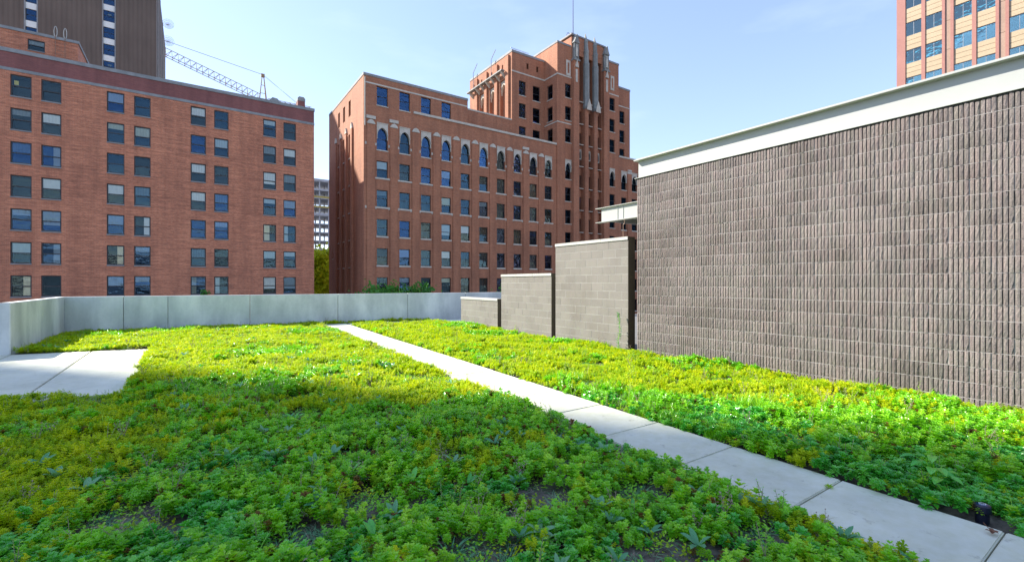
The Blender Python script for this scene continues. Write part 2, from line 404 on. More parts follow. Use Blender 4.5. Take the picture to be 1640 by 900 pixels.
# path of concrete slabs
def slab_mesh(quad, z0=-.12, z1=0.0, gap=.006, nm='slab'):
    c = Vector((sum(p[0] for p in quad) / 4, sum(p[1] for p in quad) / 4))
    pts = []
    for p in quad:
        v = Vector((p[0], p[1])) - c; L = v.length; v = v * ((L - gap) / L); pts.append((v.x, v.y))
    bm = bmesh.new(); lo = [bm.verts.new((x, y, z0)) for x, y in pts]; hi = [bm.verts.new((x, y, z1)) for x, y in pts]
    bm.faces.new(hi); bm.faces.new(lo[::-1])
    for i in range(4): j = (i + 1) % 4; bm.faces.new((lo[i], lo[j], hi[j], hi[i]))
    bmesh.ops.bevel(bm, geom=[e for e in bm.edges if e.verts[0].co.z > z1 - .001 and e.verts[1].co.z > z1 - .001], offset=.008, segments=2, affect='EDGES')
    bmesh.ops.recalc_face_normals(bm, faces=bm.faces)
    me = bpy.data.meshes.new(nm); bm.to_mesh(me); bm.free(); return me, c
path = tag(bpy.data.objects.new('garden_path', None), kind='structure'); COL.objects.link(path)
path['label'] = 'pale concrete path of square slabs crossing the planted roof'
def slab(quad, parent):
    me, c = slab_mesh(quad); me.materials.append(M['concrete_paving'])
    o = child('slab', me, parent, (c.x, c.y, rnd.uniform(-.003, .003)), (rnd.gauss(0, .001), rnd.gauss(0, .001), 0))
ys = [.66 + .93 * k for k in range(-5, 19)] + [18.75]
for a, b in zip(ys, ys[1:]):
    if b - a < .2: continue
    k = -.04
    slab([(path_left(a), a - k * 0), (path_right(a), a), (path_right(b), b), (path_left(b), b)], path)
xs = [5.05 + 1.2 * k for k in range(5)]
for a, b in zip(xs, xs[1:]):
    f = lambda x, o: 17.95 + o - .119 * (x - 5)
    slab([(a, f(a, 0)), (b, f(b, 0)), (b, f(b, .8)), (a, f(a, .8))], path)
# terrace at the left
terr = tag(bpy.data.objects.new('concrete_terrace', None), kind='structure'); COL.objects.link(terr)
xs = [-6.2, -5.0, -3.32, -1.95, -.80]
yy = [8.8, 14.3]
for i, (a, b) in enumerate(zip(xs, xs[1:])):
    cuts = [8.8, 14.3 + (-a - .8) * .2]
    slab([(a + .02, 8.8), (b, 8.8), (b, 14.28 + .2 * (-.8 - b)), (a + .02, 14.28 + .2 * (-.8 - a))], terr)

# ================================================================== PARAPET WALLS (cast concrete, panel joints)
PT = 1.154
pw = empty('parapet_wall', (-3.22, 20.1, 0), 'long low concrete parapet across the back of the roof garden', 'wall')
dirv = Vector((1, -.119)).normalized(); ang = math.atan2(-.119, 1)
pw.rotation_euler = (0, 0, ang)
cuts = [-.35, 1.35, 2.55, 5.0, 8.05, 10.85, 13.5, 16.2, 19, 22.5]
def panel(name, parent, L, loc, rz=0, z0=-.15, z1=PT, th=.2, mat='concrete_parapet'):
    bm = bmesh.new(); bmesh.ops.create_cube(bm, size=1)
    for v in bm.verts: v.co = Vector(((v.co.x + .5) * L, (v.co.y + .5) * th, z0 + (v.co.z + .5) * (z1 - z0)))
    bmesh.ops.bevel(bm, geom=list(bm.edges), offset=.01, segments=1, affect='EDGES')
    me = bpy.data.meshes.new(name); bm.to_mesh(me); bm.free(); me.materials.append(M[mat])
    return child(name, me, parent, loc, (0, 0, rz))
for a, b in zip(cuts, cuts[1:]): panel('panel', pw, b - a - .012, (a + .006, rnd.uniform(-.004, .004), 0))
lw = empty('parapet_wall', (-3.33, 14.83, 0), 'short concrete parapet running back beside the terrace to the left corner', 'wall')
for a, b in ((0, 2.65), (2.65, 5.27)): panel('panel', lw, b - a - .012, (0, a + .006, 0), R(90))
lw2 = empty('parapet_wall', (-3.33, 14.83, 0), 'concrete parapet stub at the far left edge facing the viewer behind the terrace', 'wall')
panel('panel', lw2, 3.4, (-3.41, 0.0, 0))

lw3 = empty('parapet_wall', (-6.75, 14.8, 0), 'concrete parapet along the outer left edge of the terrace', 'wall')
for k in range(9): panel('panel', lw3, 2.95, (0, -2.965 * (k + 1), 0), R(90), th=-.2)
# ================================================================== RIBBED WALL (split-face block) and its steel
bw = empty('ribbed_block_wall', (8.335, 7.09, 0), 'tall brown split face concrete block wall with vertical ribs on the right', 'wall')
BW, BH, PITCH = .4064, .2032, .0508
NROW = 20; ZTOP = 3.96
def rib_block(seed, nr=8):
    r = random.Random(seed); m = MB()
    for k in range(nr):
        y0 = -(k * PITCH + .0046); y1 = -((k + 1) * PITCH - .0046); n = 4
        # split front, chipped at random; the sides of each rib run back into the groove
        prev = None; zs = [.003 + (BH - .006) * i / n for i in range(n + 1)]
        base = r.uniform(-.003, .004); tw = r.uniform(-.003, .003)
        for i, z in enumerate(zs):
            e = .004 if i in (0, n) else 0
            dl = base + tw + r.uniform(-.0025, .0025) + e; dr = base - tw + r.uniform(-.0025, .0025) + e; dm = base - .0015 + r.uniform(-.003, .002) + e
            ya, yb = y0 - r.uniform(.001, .004), y1 + r.uniform(.001, .004)
            row = [(.032, y0, z), (dl + .0035, y0, z), (dl, ya - .001, z), (dm, (y0 + y1) / 2 + r.uniform(-.006, .006), z), (dr, yb + .001, z), (dr + .0035, y1, z), (.032, y1, z)]
            if prev:
                for q in range(6): m.face([prev[q], prev[q + 1], row[q + 1], row[q]])
            else: m.face(row[::-1])
            prev = row
        m.face(prev)
    return m.mesh('block', 'block_rib')
variants = [rib_block(i) for i in range(7)]
halfv = [rib_block(50 + i, 4) for i in range(3)]
blocks = []
for r_ in range(NROW):
    z = ZTOP - (r_ + 1) * BH
    y = 7.09; first = True
    while y > -2.6:
        if first and r_ % 2: blocks.append((y, z, rnd.choice(halfv))); y -= BW / 2
        else: blocks.append((y, z, rnd.choice(variants))); y -= BW
        first = False
blocks.sort(key=lambda b: (-(b[0] > .95), -b[0] if False else 0))
vis = [b for b in blocks if b[0] > 1.1 and b[1] > .05]; rest = [b for b in blocks if b not in vis]
vis.sort(key=lambda b: b[0] ** 2 + (b[1] - 1.6) ** 2)
rest += vis[298:]; vis = vis[:298]
for (y, z, me) in vis: child('block', me, bw, (rnd.uniform(-.003, .003), y - 7.09, z))
m = MB()
for (y, z, me) in rest:
    b0 = len(m.v); m.v += [(v.co.x, v.co.y + y - 7.09, v.co.z + z) for v in me.vertices]
    for p in me.polygons: m.f.append(tuple(b0 + i for i in p.vertices)); m.mi.append(0)
o = m.build('block_course', 'block_rib', bw); tag(o, kind='stuff')
# mortar bed lines flush in each course, wall core behind
m = MB(); m.box(.029, .28, -9.6, 0, -.13, ZTOP); m.build('wall_core', 'mortar_dark', bw)
m = MB()
for r_ in range(NROW):
    z = ZTOP - (r_ + 1) * BH; m.box(.004 + .001 * (r_ % 3), .0285, -9.6, -.003, z - .0042, z + .0018)
for r_ in range(NROW):
    z = ZTOP - (r_ + 1) * BH; y = -(BW / 2 if r_ % 2 else 0)
    while y > -9.5:
        if y < 0: m.box(.014, .0287, y - .0034, y + .0034, z + .0037, z + BH - .0047)
        y -= BW
tag(m.build('mortar_joints', 'mortar_mid', bw), kind='stuff')
# volume of the room behind
m = MB(); m.box(.285, 12.6, -19, -.02, -.13, 4.30); m.build('building_core', 'roof_membrane', bw)

fb = empty('roof_fascia_beam', (8.335, 7.12, 3.965), 'long white steel fascia beam along the top of the ribbed wall', 'beam')
m = MB(); m.box(.065, .08, -9.7, -.02, .012, .40); m.build('web', 'steel_white', fb)
m = MB(); m.box(-.045, .13, -9.7, .03, .40, .424); m.build('top_flange', 'steel_white', fb)
m = MB(); m.box(-.02, .13, -9.7, .03, .001, .012); m.build('bottom_flange', 'steel_white', fb)
m = MB(); m.box(.0, .2, -9.7, -.0, -.022, .0005); m.build('shadow_gap_flashing', 'dark_joint', fb)
m = MB(); m.box(.02, .3, -9.7, .02, .424, .452); m.build('roof_edge_trim', 'steel_white', fb)

# smaller canopy beam beyond the wall end
cb = empty('canopy_beam', (8.60, 8.62, 3.14), 'short white steel canopy beam jutting past the end of the ribbed wall', 'beam')
L = -2.2
m = MB(); m.box(.06, .072, L, -.10, .014, .36); m.build('web', 'steel_white', cb)
m = MB(); m.box(0, .15, L, .06, .36, .374); m.build('top_flange', 'steel_white', cb)
m = MB(); m.box(0, .15, L, .06, 0, .0138); m.build('bottom_flange', 'steel_white', cb)
m = MB(); m.box(.048, .06, -.66, -.648, .014, .36); m.box(.048, .06, -.84, -.828, .014, .36); m.build('web_joint_plate', 'steel_white', cb)
m = MB(); m.box(.16, 2.6, L, -.35, .26, .35); m.build('deck', 'steel_white', cb)
m = MB(); m.box(.16, 2.6, -.34, -.26, .014, .35); m.box(.16, 2.6, -1.0, -.92, .03, .255); m.build('cross_beam', 'steel_white', cb)
m = MB(); m.path([(-.0, -.92, 0), (-.0, -.92, -.12), (.0, -.88, -.125), (.0, -.88, -.5)], .007, 5); m.build('conduit', 'rust_metal', cb)

# honed block walls, stepping down
def block_wall(x, y_near, y_far, ztop, label, nrow, off):
    o = empty('honed_block_wall', (x, y_near, 0), label, 'wall', 'stepped honed block walls')
    Lw = y_far - y_near; th = .22; cap = .075
    top = ztop - cap
    m = MB(); m.box(.0028, th - .0028, .0028, Lw - .0028, -.13, top - .001); m.build('mortar_core', 'mortar', o)
    full = {}
    def bmesh_block(L_):
        k = round(L_, 3)
        if k not in full:
            bm = bmesh.new(); bmesh.ops.create_cube(bm, size=1)
            for v in bm.verts: v.co = Vector(((v.co.x + .5) * th, .004 + (v.co.y + .5) * (L_ - .008), .004 + (v.co.z + .5) * (BH - .008)))
            bmesh.ops.bevel(bm, geom=list(bm.edges), offset=.0025, segments=1, affect='EDGES')
            me = bpy.data.meshes.new('block'); bm.to_mesh(me); bm.free(); me.materials.append(M['block_smooth']); full[k] = me
        return full[k]
    for r_ in range(nrow):
        z = top - (r_ + 1) * BH; y = 0; fst = r_ % 2 == off
        while y < Lw - .02:
            L_ = BW / 2 if fst else BW
            fst = False
            if y + L_ > Lw - .06: L_ = Lw - y
            child('block', bmesh_block(L_), o, (rnd.uniform(-.0015, .0015), y, z)); y += L_
    m = MB(); m.box(-.006, th + .006, -.012, -.0005, -.13, ztop - .002); m.build('dark_end_sheet', 'dark_olive', o)  # thin dark sheet added to darken the near end face
    n = 3
    for i in range(n):
        a, b = Lw * i / n, Lw * (i + 1) / n
        m = MB(); m.box(-.02, th + .02, a + (.004 if i else .002), b - .004, top, ztop); m.build('coping_stone', 'coping_white', o)
    return o
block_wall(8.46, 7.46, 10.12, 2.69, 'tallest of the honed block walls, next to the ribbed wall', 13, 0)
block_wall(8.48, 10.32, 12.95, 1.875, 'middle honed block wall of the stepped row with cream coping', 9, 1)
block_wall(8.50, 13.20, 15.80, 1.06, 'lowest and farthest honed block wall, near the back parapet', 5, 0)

# small white outlet on a stub behind the gap
sb = empty('service_outlet', (9.3, 8.15, -.12), 'small white utility outlet seen through the gap beside the ribbed wall', 'outlet')
m = MB(); m.tube((0, 0, 0), (0, 0, .9), .025, 8); m.build('post', 'thin_metal', sb)
bm = bmesh.new(); bmesh.ops.create_cube(bm, size=1)
for v in bm.verts: v.co = Vector((v.co.x * .18, v.co.y * .14, .98 + v.co.z * .22))
bmesh.ops.bevel(bm, geom=list(bm.edges), offset=.03, segments=3, affect='EDGES'); me = bpy.data.meshes.new('cover'); bm.to_mesh(me); bm.free(); me.materials.append(M['steel_white']); child('cover', me, sb)

# ================================================================== LEFT APARTMENT BUILDING
YF = 57.5
lb = empty('apartment_building', (11.66, YF, -9), 'red brick apartment building on the left with paired dark sash windows', 'building')
def pf(u, d, z, yf=YF): return (u, yf + d, z)
cols = [(-20.4, -19.1), (-18.4, -17.1), (-12.93, -11.62), (-11.02, -9.72), (-6.62, -5.34), (-4.62, -3.36), (-.14, 1.16), (1.88, 3.16), (6.41, 7.69), (8.43, 9.72)]
RS = 2.893; rows = [17.75 - RS * k for k in range(9)]; WH = 1.86
holes = [(a, b, z, z + WH) for (a, b) in cols for z in rows]
OX, OZ = 11.66, -9
def loc_put(o): return lambda u, d, z: (u - o.location.x, YF + d - o.location.y, z - o.location.z)
m = MB(); facade(m, -34, 11.66, -9, 19.87, holes, loc_put(lb))
P = loc_put(lb)
def lbox(m, o, x0, x1, y0, y1, z0, z1, skip=''): m.box(x0 - o.location.x, x1 - o.location.x, y0 - o.location.y, y1 - o.location.y, z0 - o.location.z, z1 - o.location.z, skip)
# remaining sides and a closed core behind the rooms
m.face([P(11.66, 0, -9), P(11.66, 22, -9), P(11.66, 22, 21.3), P(11.66, 0, 21.3)])
m.face([P(-34, 22, -9), P(-34, 0, -9), P(-34, 0, 21.3), P(-34, 22, 21.3)])
m.face([P(11.66, 22, -9), P(-34, 22, -9), P(-34, 22, 21.3), P(11.66, 22, 21.3)])
m.build('wall', 'brick_left', lb)
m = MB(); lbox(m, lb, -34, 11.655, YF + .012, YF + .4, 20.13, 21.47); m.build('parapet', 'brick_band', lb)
m = MB(); lbox(m, lb, -34, 11.69, YF - .04, YF + .3, 19.873, 20.13); m.build('belt_course', 'coping_grey', lb)
m = MB(); lbox(m, lb, -34, 11.72, YF - .06, YF + .45, 21.47, 21.80); m.build('coping', 'coping_grey', lb)
m = MB(); lbox(m, lb, -33.9, 11.6, YF + .41, YF + 21.9, 20.9, 21.0); m.build('roof', 'roof_membrane', lb)
blinds_fixed = {(2, 0): ('lamp_panel', .55, .8, .1, .35), (3, 0): None}
for ci, (a, b) in enumerate(cols):
    for ri, z in enumerate(rows):
        bl = rand_blind(.72)
        if (ci, ri) in blinds_fixed: bl = blinds_fixed[(ci, ri)]
        gm = rnd.choice(['glass', 'glass', 'glass', 'glass_dark', 'glass_dark', 'glass_blue'])
        window(lb, ((a + b) / 2 - OX, 0, z - OZ), 0, b - a, WH, 'frame_dark', gm, .1, bl, 'coping_grey', fw=.095, rail=.48, sill_h=.1, tilt=.02)
# chimney stub at the right end of the roof
m = MB(); lbox(m, lb, 10.35, 11.15, 60, 61.2, 20.95, 23.3)
m.build('chimney', 'brick_band', lb)
m = MB(); m.prism([(x - 11.66, z + 9) for x, z in [(10.33, 23.302), (11.17, 23.302), (11.17, 23.6), (11.0, 23.8), (10.5, 23.8), (10.33, 23.6)]], 1, 60 - YF - .03, 61.23 - YF)
ch = m.build('chimney_cap', 'coping_grey', lb)
# vent and little dormer on the coping
m = MB(); m.prism([(6.9 - OX, 21.8 + 9), (8.3 - OX, 21.8 + 9), (7.9 - OX, 22.3 + 9), (7.4 - OX, 22.35 + 9)], 1, .5, 1.4); m.build('roof_vent', 'coping_grey', lb)

# penthouse behind the parapet
pe = empty('penthouse', (-8.98, 60, 21.0), 'brick rooftop penthouse with dark roof edge on the apartment building', 'penthouse')
def lp(u, d, z): return (u + 8.98, d, z - 21.0)
m = MB(); facade(m, -34, -8.98, 21.0, 24.35, [(-12.39, -11.25, 22.9, 23.88), (-18.5, -17.3, 22.9, 23.88)], lp)
m.face([lp(-8.98, 0, 21), lp(-8.98, 14, 21), lp(-8.98, 14, 24.35), lp(-8.98, 0, 24.35)])
m.face([lp(-8.98, 14, 21), lp(-34, 14, 21), lp(-34, 14, 24.35), lp(-8.98, 14, 24.35)])
m.build('wall', 'brick_left', pe)
m = MB(); m.box(-25.1, .08, -.08, 14.1, 3.35, 3.6); m.build('roof_edge', 'coping_grey', pe)
for a in (-11.82, -17.9): window(pe, (a + 8.98, 0, 1.9), 0, 1.14 if a > -15 else 1.2, .98, 'frame_dark', 'glass', .08, ('blind_grey', .5, 1, 0, 1), 'coping_grey', sill_h=.06)
ld = empty('roof_ladder', (-10.2, 59.86, 21.0), 'pale roof access ladder with looped grab rails on the penthouse', 'ladder')
for sx in (-.33, .33):
    m = MB(); m.tube((sx, 0, .3), (sx, 0, 3.6), .025, 6)
    m.build('rail', 'rust_metal', ld)
    m = MB(); pts = [(sx - .0, 0, 3.6)] + [(sx + .0 + .11 * math.sin(t), .1, 4.05 - .5 * math.cos(t)) for t in [math.pi * 2 * i / 14 for i in range(1, 15)]]
    m.path(pts, .03, 6); m.build('grab_rail', 'steel_white', ld)
for k in range(9):
    m = MB(); m.tube((-.33, 0, .6 + k * .34), (.33, 0, .6 + k * .34), .014, 5); m.build('rung', 'rust_metal', ld)

# ================================================================== TALL BROWN TOWER BEHIND
tt = empty('office_tower', (-5.5, 108, -9), 'tall brown ribbed tower with narrow vertical window strips behind the apartment building', 'tower')
def lt(u, d, z): return (u + 5.5, d, z + 9)
strips = [(-42.0, -40.4), (-32.3, -30.8), (-22.6, -21.2), (-12.93, -11.33)]
m = MB(); facade(m, -52, -5.5, -9, 60.3, [(a, b, 20, 59.5) for a, b in strips], lt, .5)
m.face([lt(-5.5, 0, -9), lt(-5.5, 36, -9), lt(-5.5, 36, 60.3), lt(-5.5, 0, 60.3)]); m.face([lt(-52, 0, 60.3), lt(-5.5, 0, 60.3), lt(-5.5, 36, 60.3), lt(-52, 36, 60.3)])
m.face([lt(-52, 36, -9), lt(-52, 0, -9), lt(-52, 0, 60.3), lt(-52, 36, 60.3)]); m.face([lt(-5.5, 36, -9), lt(-52, 36, -9), lt(-52, 36, 60.3), lt(-5.5, 36, 60.3)])
m.build('wall', 'rib_tower', tt)
for si, (a, b) in enumerate(strips):
    for q in (a - .12, b - .03):
        m = MB(); m.box(q + 5.5, q + .15 + 5.5, -.06, .3, 29, 68.5); m.build('strip_trim', 'coping_grey', tt)
    if si < 2: 
        pass
    for k in range(13):
        z = 46.75 - 2.98 * k + 2.98 * 4
        if z < 20.5: continue
        window(tt, ((a + b) / 2 + 5.5, 0, z + 9 - 2.98 + 1.05), 0, b - a - .05, 1.9, 'frame_dark', 'glass_blue', .3, ('lamp_panel', .62, .78, .35, .7) if rnd.random() < .5 else None, None, 1.5, fw=.08)
        m = MB(); m.box(a + 5.53, b + 5.47, .2, .35, z + 9 - 2.98 - .02, z + 9 - 2.98 + 1.0); m.build('spandrel', 'blind_white', tt)
for (y, w_) in ((4, .25), (12, .3), (22, .4)):
    m = MB(); m.box(.0, .12, y, y + w_, 0, 68.8); m.build('mullion_strip', 'coping_grey', tt)
# wire dish aerials on the far edge
for (z, r_) in ((65.4, 1.15), (61.2, 1.2)):
    d = empty('dish_aerial', (-5.4, 143, z), ('upper' if z > 62 else 'lower') + ' round wire dish aerial on the side of the brown tower', 'aerial', 'dish aerials')
    m = MB()
    for q in (1, .75, .5, .28):
        m.path([(.5 + q * r_ * math.cos(t), 0 + (q ** 2) * -.5, q * r_ * math.sin(t)) for t in [2 * math.pi * i / 28 for i in range(28)]], .035, 4, True)
    for i in range(20):
        t = 2 * math.pi * i / 20; m.tube((.5, 0, 0), (.5 + r_ * math.cos(t), -.5, r_ * math.sin(t)), .02, 4)
    m.build('wire_dish', 'far_concrete', d)
    m = MB(); m.tube((0, 0, 0), (.5, 0, 0), .09, 6); m.build('bracket', 'thin_metal', d)

# ================================================================== CENTRE GOTHIC BUILDING
cbld = empty('gothic_office_building', (17.4, YF, -9), 'brown brick gothic style building with arched top windows and stepped central tower', 'building')
CX, CZ = 17.4, -9
def cp(yf): return lambda u, d, z: (u - CX, yf - YF + d, z - CZ)
def cbox(m, x0, x1, y0, y1, z0, z1, skip=''): m.box(x0 - CX, x1 - CX, y0 - YF, y1 - YF, z0 - CZ, z1 - CZ, skip)
wc = [19.74, 22.70, 25.67, 28.66, 31.63, 34.62, 37.6, 40.6, 43.6, 46.6]      # wing columns
wr = [14.80 - 3.66 * k for k in range(7)]
WW, WHc = 1.42, 2.12
ARZ, ARH = 18.30, 3.30
UPZ, UPH = 23.87, 2.35
wr_r = [CXr for CXr in [64.2, 67.2, 70.2, 73.2, 76.2, 79.2]]
# --- left wing front
h = [(c - WW / 2, c + WW / 2, z, z + WHc) for c in wc for z in wr] + [(c - WW / 2, c + WW / 2, ARZ, ARZ + ARH) for c in wc]
m = MB(); facade(m, 17.4, 48.3, -9, 23.75, h, cp(YF), .3)
h2 = [(c - WW / 2, c + WW / 2, UPZ, UPZ + UPH) for c in wc[:4]]
facade(m, 17.4, 32.0, 23.75, 27.25, h2, cp(YF), .3)
m.face([cp(YF)(32.0, 0, 23.75), cp(YF)(32.0, 3.1, 23.75), cp(YF)(32.0, 3.1, 27.25), cp(YF)(32.0, 0, 27.25)])
# set back storey
sb_h = [(33.5, 34.9, 24.3, 25.2), (37.2, 38.6, 24.3, 25.2), (40.2, 41.5, 24.3, 25.2), (29, 29.1, 24.3, 25.2)]
facade(m, 28, 41.69, 22, 27.3, sb_h[:3], cp(60.6), .3)
m.build('wall', 'brick_ctr', cbld)
for a, b, c, d_ in sb_h[:3]: window(cbld, ((a + b) / 2 - CX, 3.1, c - CZ), 0, b - a, d_ - c, 'frame_dark', 'glass', .15)
m = MB(); cbox(m, 28, 41.65, 60.55, 61, 27.3, 27.52); m.build('roof_coping', 'limestone', cbld)
m = MB(); cbox(m, 17.35, 32.05, YF - .05, YF + .5, 27.25, 27.55); cbox(m, 17.35, 17.9, YF + .5, 75, 27.25, 27.55); cbox(m, 31.55, 32.05, YF + .5, 60.5, 27.25, 27.55); m.build('coping', 'coping_grey', cbld)
m = MB(); cbox(m, 17.9, 28, YF + .5, 75, 27.1, 27.25); cbox(m, 28, 48, 61, 75, 27.1, 27.29); cbox(m, 32.1, 48.3, YF + .4, 60.6, 23.4, 23.5); m.build('roof', 'roof_membrane', cbld)
m = MB(); cbox(m, 17.45, 31.9, YF - .04, YF + .1, 26.32, 26.5); m.build('string_course', 'limestone', cbld)
m = MB(); cbox(m, 23.9, 48.25, YF - .14, YF + .35, 23.752, 24.05); m.build('cornice', 'limestone', cbld)
for wi, c in enumerate(wc):
    for z in wr:
        window(cbld, (c - CX, 0, z - CZ), 0, WW, WHc, 'frame_dark', rnd.choice(['glass_blue', 'glass_dark', 'glass_dark', 'glass']), .2, rand_blind(.3), 'limestone', sillw=.28 if z in (wr[0], wr[1]) else .06, sill_h=.2, tilt=.025)
    if wi < 4: window(cbld, (c - CX, 0, UPZ - CZ), 0, WW, UPH, 'frame_dark', 'glass_blue', .2, None, 'limestone', sillw=.05, sill_h=.12, tilt=.02)

def arch_surround(w2, z0, ztop, spring, apex, inset=.07, n=8):
    """stone panel with a pointed arch opening; local x along wall, y depth, z up"""
    m = MB(); W = w2; a = W - inset
    arch = []
    for i in range(n + 1):          # right spring to apex
        t = i / n; th_ = t * math.acos(.4 / 1.4); x = a * (1.4 * math.cos(th_) - .4); z = spring + (apex - spring) * math.sin(th_) / math.sin(math.acos(.4 / 1.4))
        arch.append((x, z))
    full = arch + [(-x, z) for x, z in reversed(arch[:-1])]
    top = [(W, spring)] + [(W - (W * (i / n)) * 0, 0) for i in range(0)]
    outer = []
    for i, (x, z) in enumerate(full):
        t = i / (len(full) - 1)
        if t < .25: outer.append((W, spring + (ztop - spring) * t / .25))
        elif t > .75: outer.append((-W, spring + (ztop - spring) * (1 - t) / .25))
        else: outer.append((W - 2 * W * (t - .25) / .5, ztop))
    yo, yi = -.05, .28
    for i in range(len(full) - 1):
        p, q, r_, s_ = full[i], full[i + 1], outer[i + 1], outer[i]
        m.face([(p[0], yo, p[1]), (s_[0], yo, s_[1]), (r_[0], yo, r_[1]), (q[0], yo, q[1])])
        m.face([(p[0], yo, p[1]), (q[0], yo, q[1]), (q[0], yi, q[1]), (p[0], yi, p[1])])
        m.face([(s_[0], yo, s_[1]), (s_[0], yi, s_[1]), (r_[0], yi, r_[1]), (r_[0], yo, r_[1])])
    for sx in (-1, 1):
        m.box(min(sx * W, sx * a), max(sx * W, sx * a), yo, .19, spring - .55, spring)
    # raised hood following the arch
    for i in range(len(full) - 1):
        p, q = full[i], full[i + 1]; k = 1.13
        P2 = lambda t_: (t_[0] * k, spring + (t_[1] - spring) * 1.12 + .0)
        pp, qq = P2(p), P2(q)
        m.face([(p[0], yo - .06, p[1]), (pp[0], yo - .06, pp[1]), (qq[0], yo - .06, qq[1]), (q[0], yo - .06, q[1])])
        m.face([(pp[0], yo - .06, pp[1]), (pp[0], yo, pp[1]), (qq[0], yo, qq[1]), (qq[0], yo - .06, qq[1])])
        m.face([(p[0], yo - .06, p[1]), (q[0], yo - .06, q[1]), (q[0], yo, q[1]), (p[0], yo, p[1])])
    m.box(-W - .03, W + .03, yo - .05, yo, ztop, ztop + .09)
    return m.mesh('arch_surround', 'limestone')
AS = arch_surround(WW / 2 + .0, 0, ARH - .003, 1.85, 2.78)
for c in wc:
    o = window(cbld, (c - CX, 0, ARZ - CZ), 0, WW, ARH, 'frame_dark', rnd.choice(['glass_dark', 'glass_blue']), .26, None, 'limestone', rail=.42, sillw=.05, sill_h=.14, tilt=.02)
    child('arch_surround', AS, o)
# pilasters with stone caps between the columns
pil = MB(); pil.box(-.5, .5, -.16, -.002, 0, 30.3); pil_me = pil.mesh('pilaster', 'brick_ctr')
cap = MB(); cap.prism([(-.5, 0), (.5, 0), (.5, .12), (.3, .42), (0, .55), (-.3, .42), (-.5, .12)], 1, -.24, -.004); cap_me = cap.mesh('capital', 'limestone')
capb = MB(); capb.box(-.58, .58, -.2, -.004, 0, .38); capb_me = capb.mesh('capital_block', 'limestone')
stud = MB(); stud.box(-.1, .1, -.05, 0, -.16, .16); stud_me = stud.mesh('stone_stud', 'limestone')
pc = [(a + b) / 2 for a, b in zip(wc, wc[1:])]
for i, c in enumerate([18.27] + pc):
    p = child('pilaster', pil_me, cbld, (c - CX, 0, 0))
    child('capital', cap_me, p, (0, 0, 30.31))
    if i in (0, 1, 8): child('capital_block', capb_me, p, (0, 0, 30.95))
    for z in (27.9, 20.0): 
        for sx in (-.62, .62): child('stone_stud', stud_me, p, (sx, 0, z))
# drainpipe at the corner
m = MB(); m.tube((.12, -.1, 30), (.12, -.1, 36), .06, 6); m.build('drainpipe', 'limestone', cbld)

# --- left face of the wing (faces -X)
def cl(u, d, z): return (d, u - YF, z - CZ)          # u = Y
ly = [63.7, 66.5, 69.2]
lh = [(y - .5, y + .5, 23.9, 26.0) for y in ly] + [(y - .6, y + .6, -8, 21.5) for y in ly] + [(72.5, 72.9, 5.2, 7.2)]
m = MB()
def facL(m, a, b, z0, z1, holes, fn, rev): 
    mm = MB(); facade(mm, a, b, z0, z1, holes, fn, rev); b0 = len(m.v); m.v += mm.v; m.f += [tuple(b0 + i for i in reversed(f)) for f in mm.f]; m.mi += mm.mi
facL(m, YF, 75.1, -9, 27.25, lh, cl, .8)
m.build('side_wall', 'brick_ctr', cbld)
for y in ly:
    window(cbld, (0, y - YF, 23.9 - CZ), R(-90), 1.0, 2.1, 'frame_dark', 'glass', .3, None, None)
    for k in range(8):
        z = 18.3 - 3.66 * k
        if z < -8.5: continue
        window(cbld, (0, y - YF, z - CZ), R(-90), 1.2, 2.2, 'frame_dark', 'glass_blue', .55, rand_blind(.2), 'limestone', tilt=.02)
        m = MB(); m.box(.5, .9, y - YF - .6, y - YF + .6, z - 1.46 - CZ + .01, z - CZ - .13); m.build('spandrel', 'brick_ctr', cbld)
    m = MB(); m.box(.35, .9, y - YF - .6, y - YF + .6, 20.52 - CZ, 21.5 - CZ); m.build('hood_panel', 'limestone', cbld)
window(cbld, (0, 72.7 - YF, 5.2 - CZ), R(-90), .4, 2.0, 'frame_dark', 'glass', .3, None, 'limestone', fw=.04)
for y in (62.35, 65.1, 67.85, 70.55):
    m = MB(); m.box(-.22, -.002, y - YF - .35, y - YF + .35, 0, 30.6 + (.3 if y < 64 else 0)); p = m.build('pilaster', 'brick_ctr', cbld)
    m = MB(); m.prism([(y - YF - .35, 30.9), (y - YF + .35, 30.9), (y - YF, 31.7)], 0, -.22, -.004); m.build('capital', 'limestone', p)
    if y < 64: continue
m = MB(); m.box(.9, 1.2, 3, 14.5, 0, 33); m.build('inner_core', 'room', cbld)

# --- central block: left shoulder, tower, right shoulder
SL, SR, TL, TR_, SY, TY = 41.7, 69.2, 48.3, 62.5, 60.6, 57.3
STOP, TTOP = 38.2, 40.2
mid = (TL + TR_) / 2
def rect_win(u, z, w_=1.35, h_=2.3): return (u - w_ / 2, u + w_ / 2, z, z + h_)
sh = [rect_win(43.75, z) for z in (31.7, 28.1, 24.4)] + [rect_win(46.6, z, 1.5, 2.4) for z in (31.4, 27.8, 24.2)] + [(44.6, 45.0, 36.2, 37.1), (46.6, 47.0, 36.2, 37.1)]
shr = [rect_win(SL + SR - 43.0 - .9, z) for z in (31.7, 28.1, 24.6)] + [(65.3, 65.7, 35.6, 36.5)]
m = MB()
facade(m, SL, TL, 22, STOP, sh, cp(SY), .3)
facade(m, TR_, SR, 20, STOP, shr, cp(SY), .3)
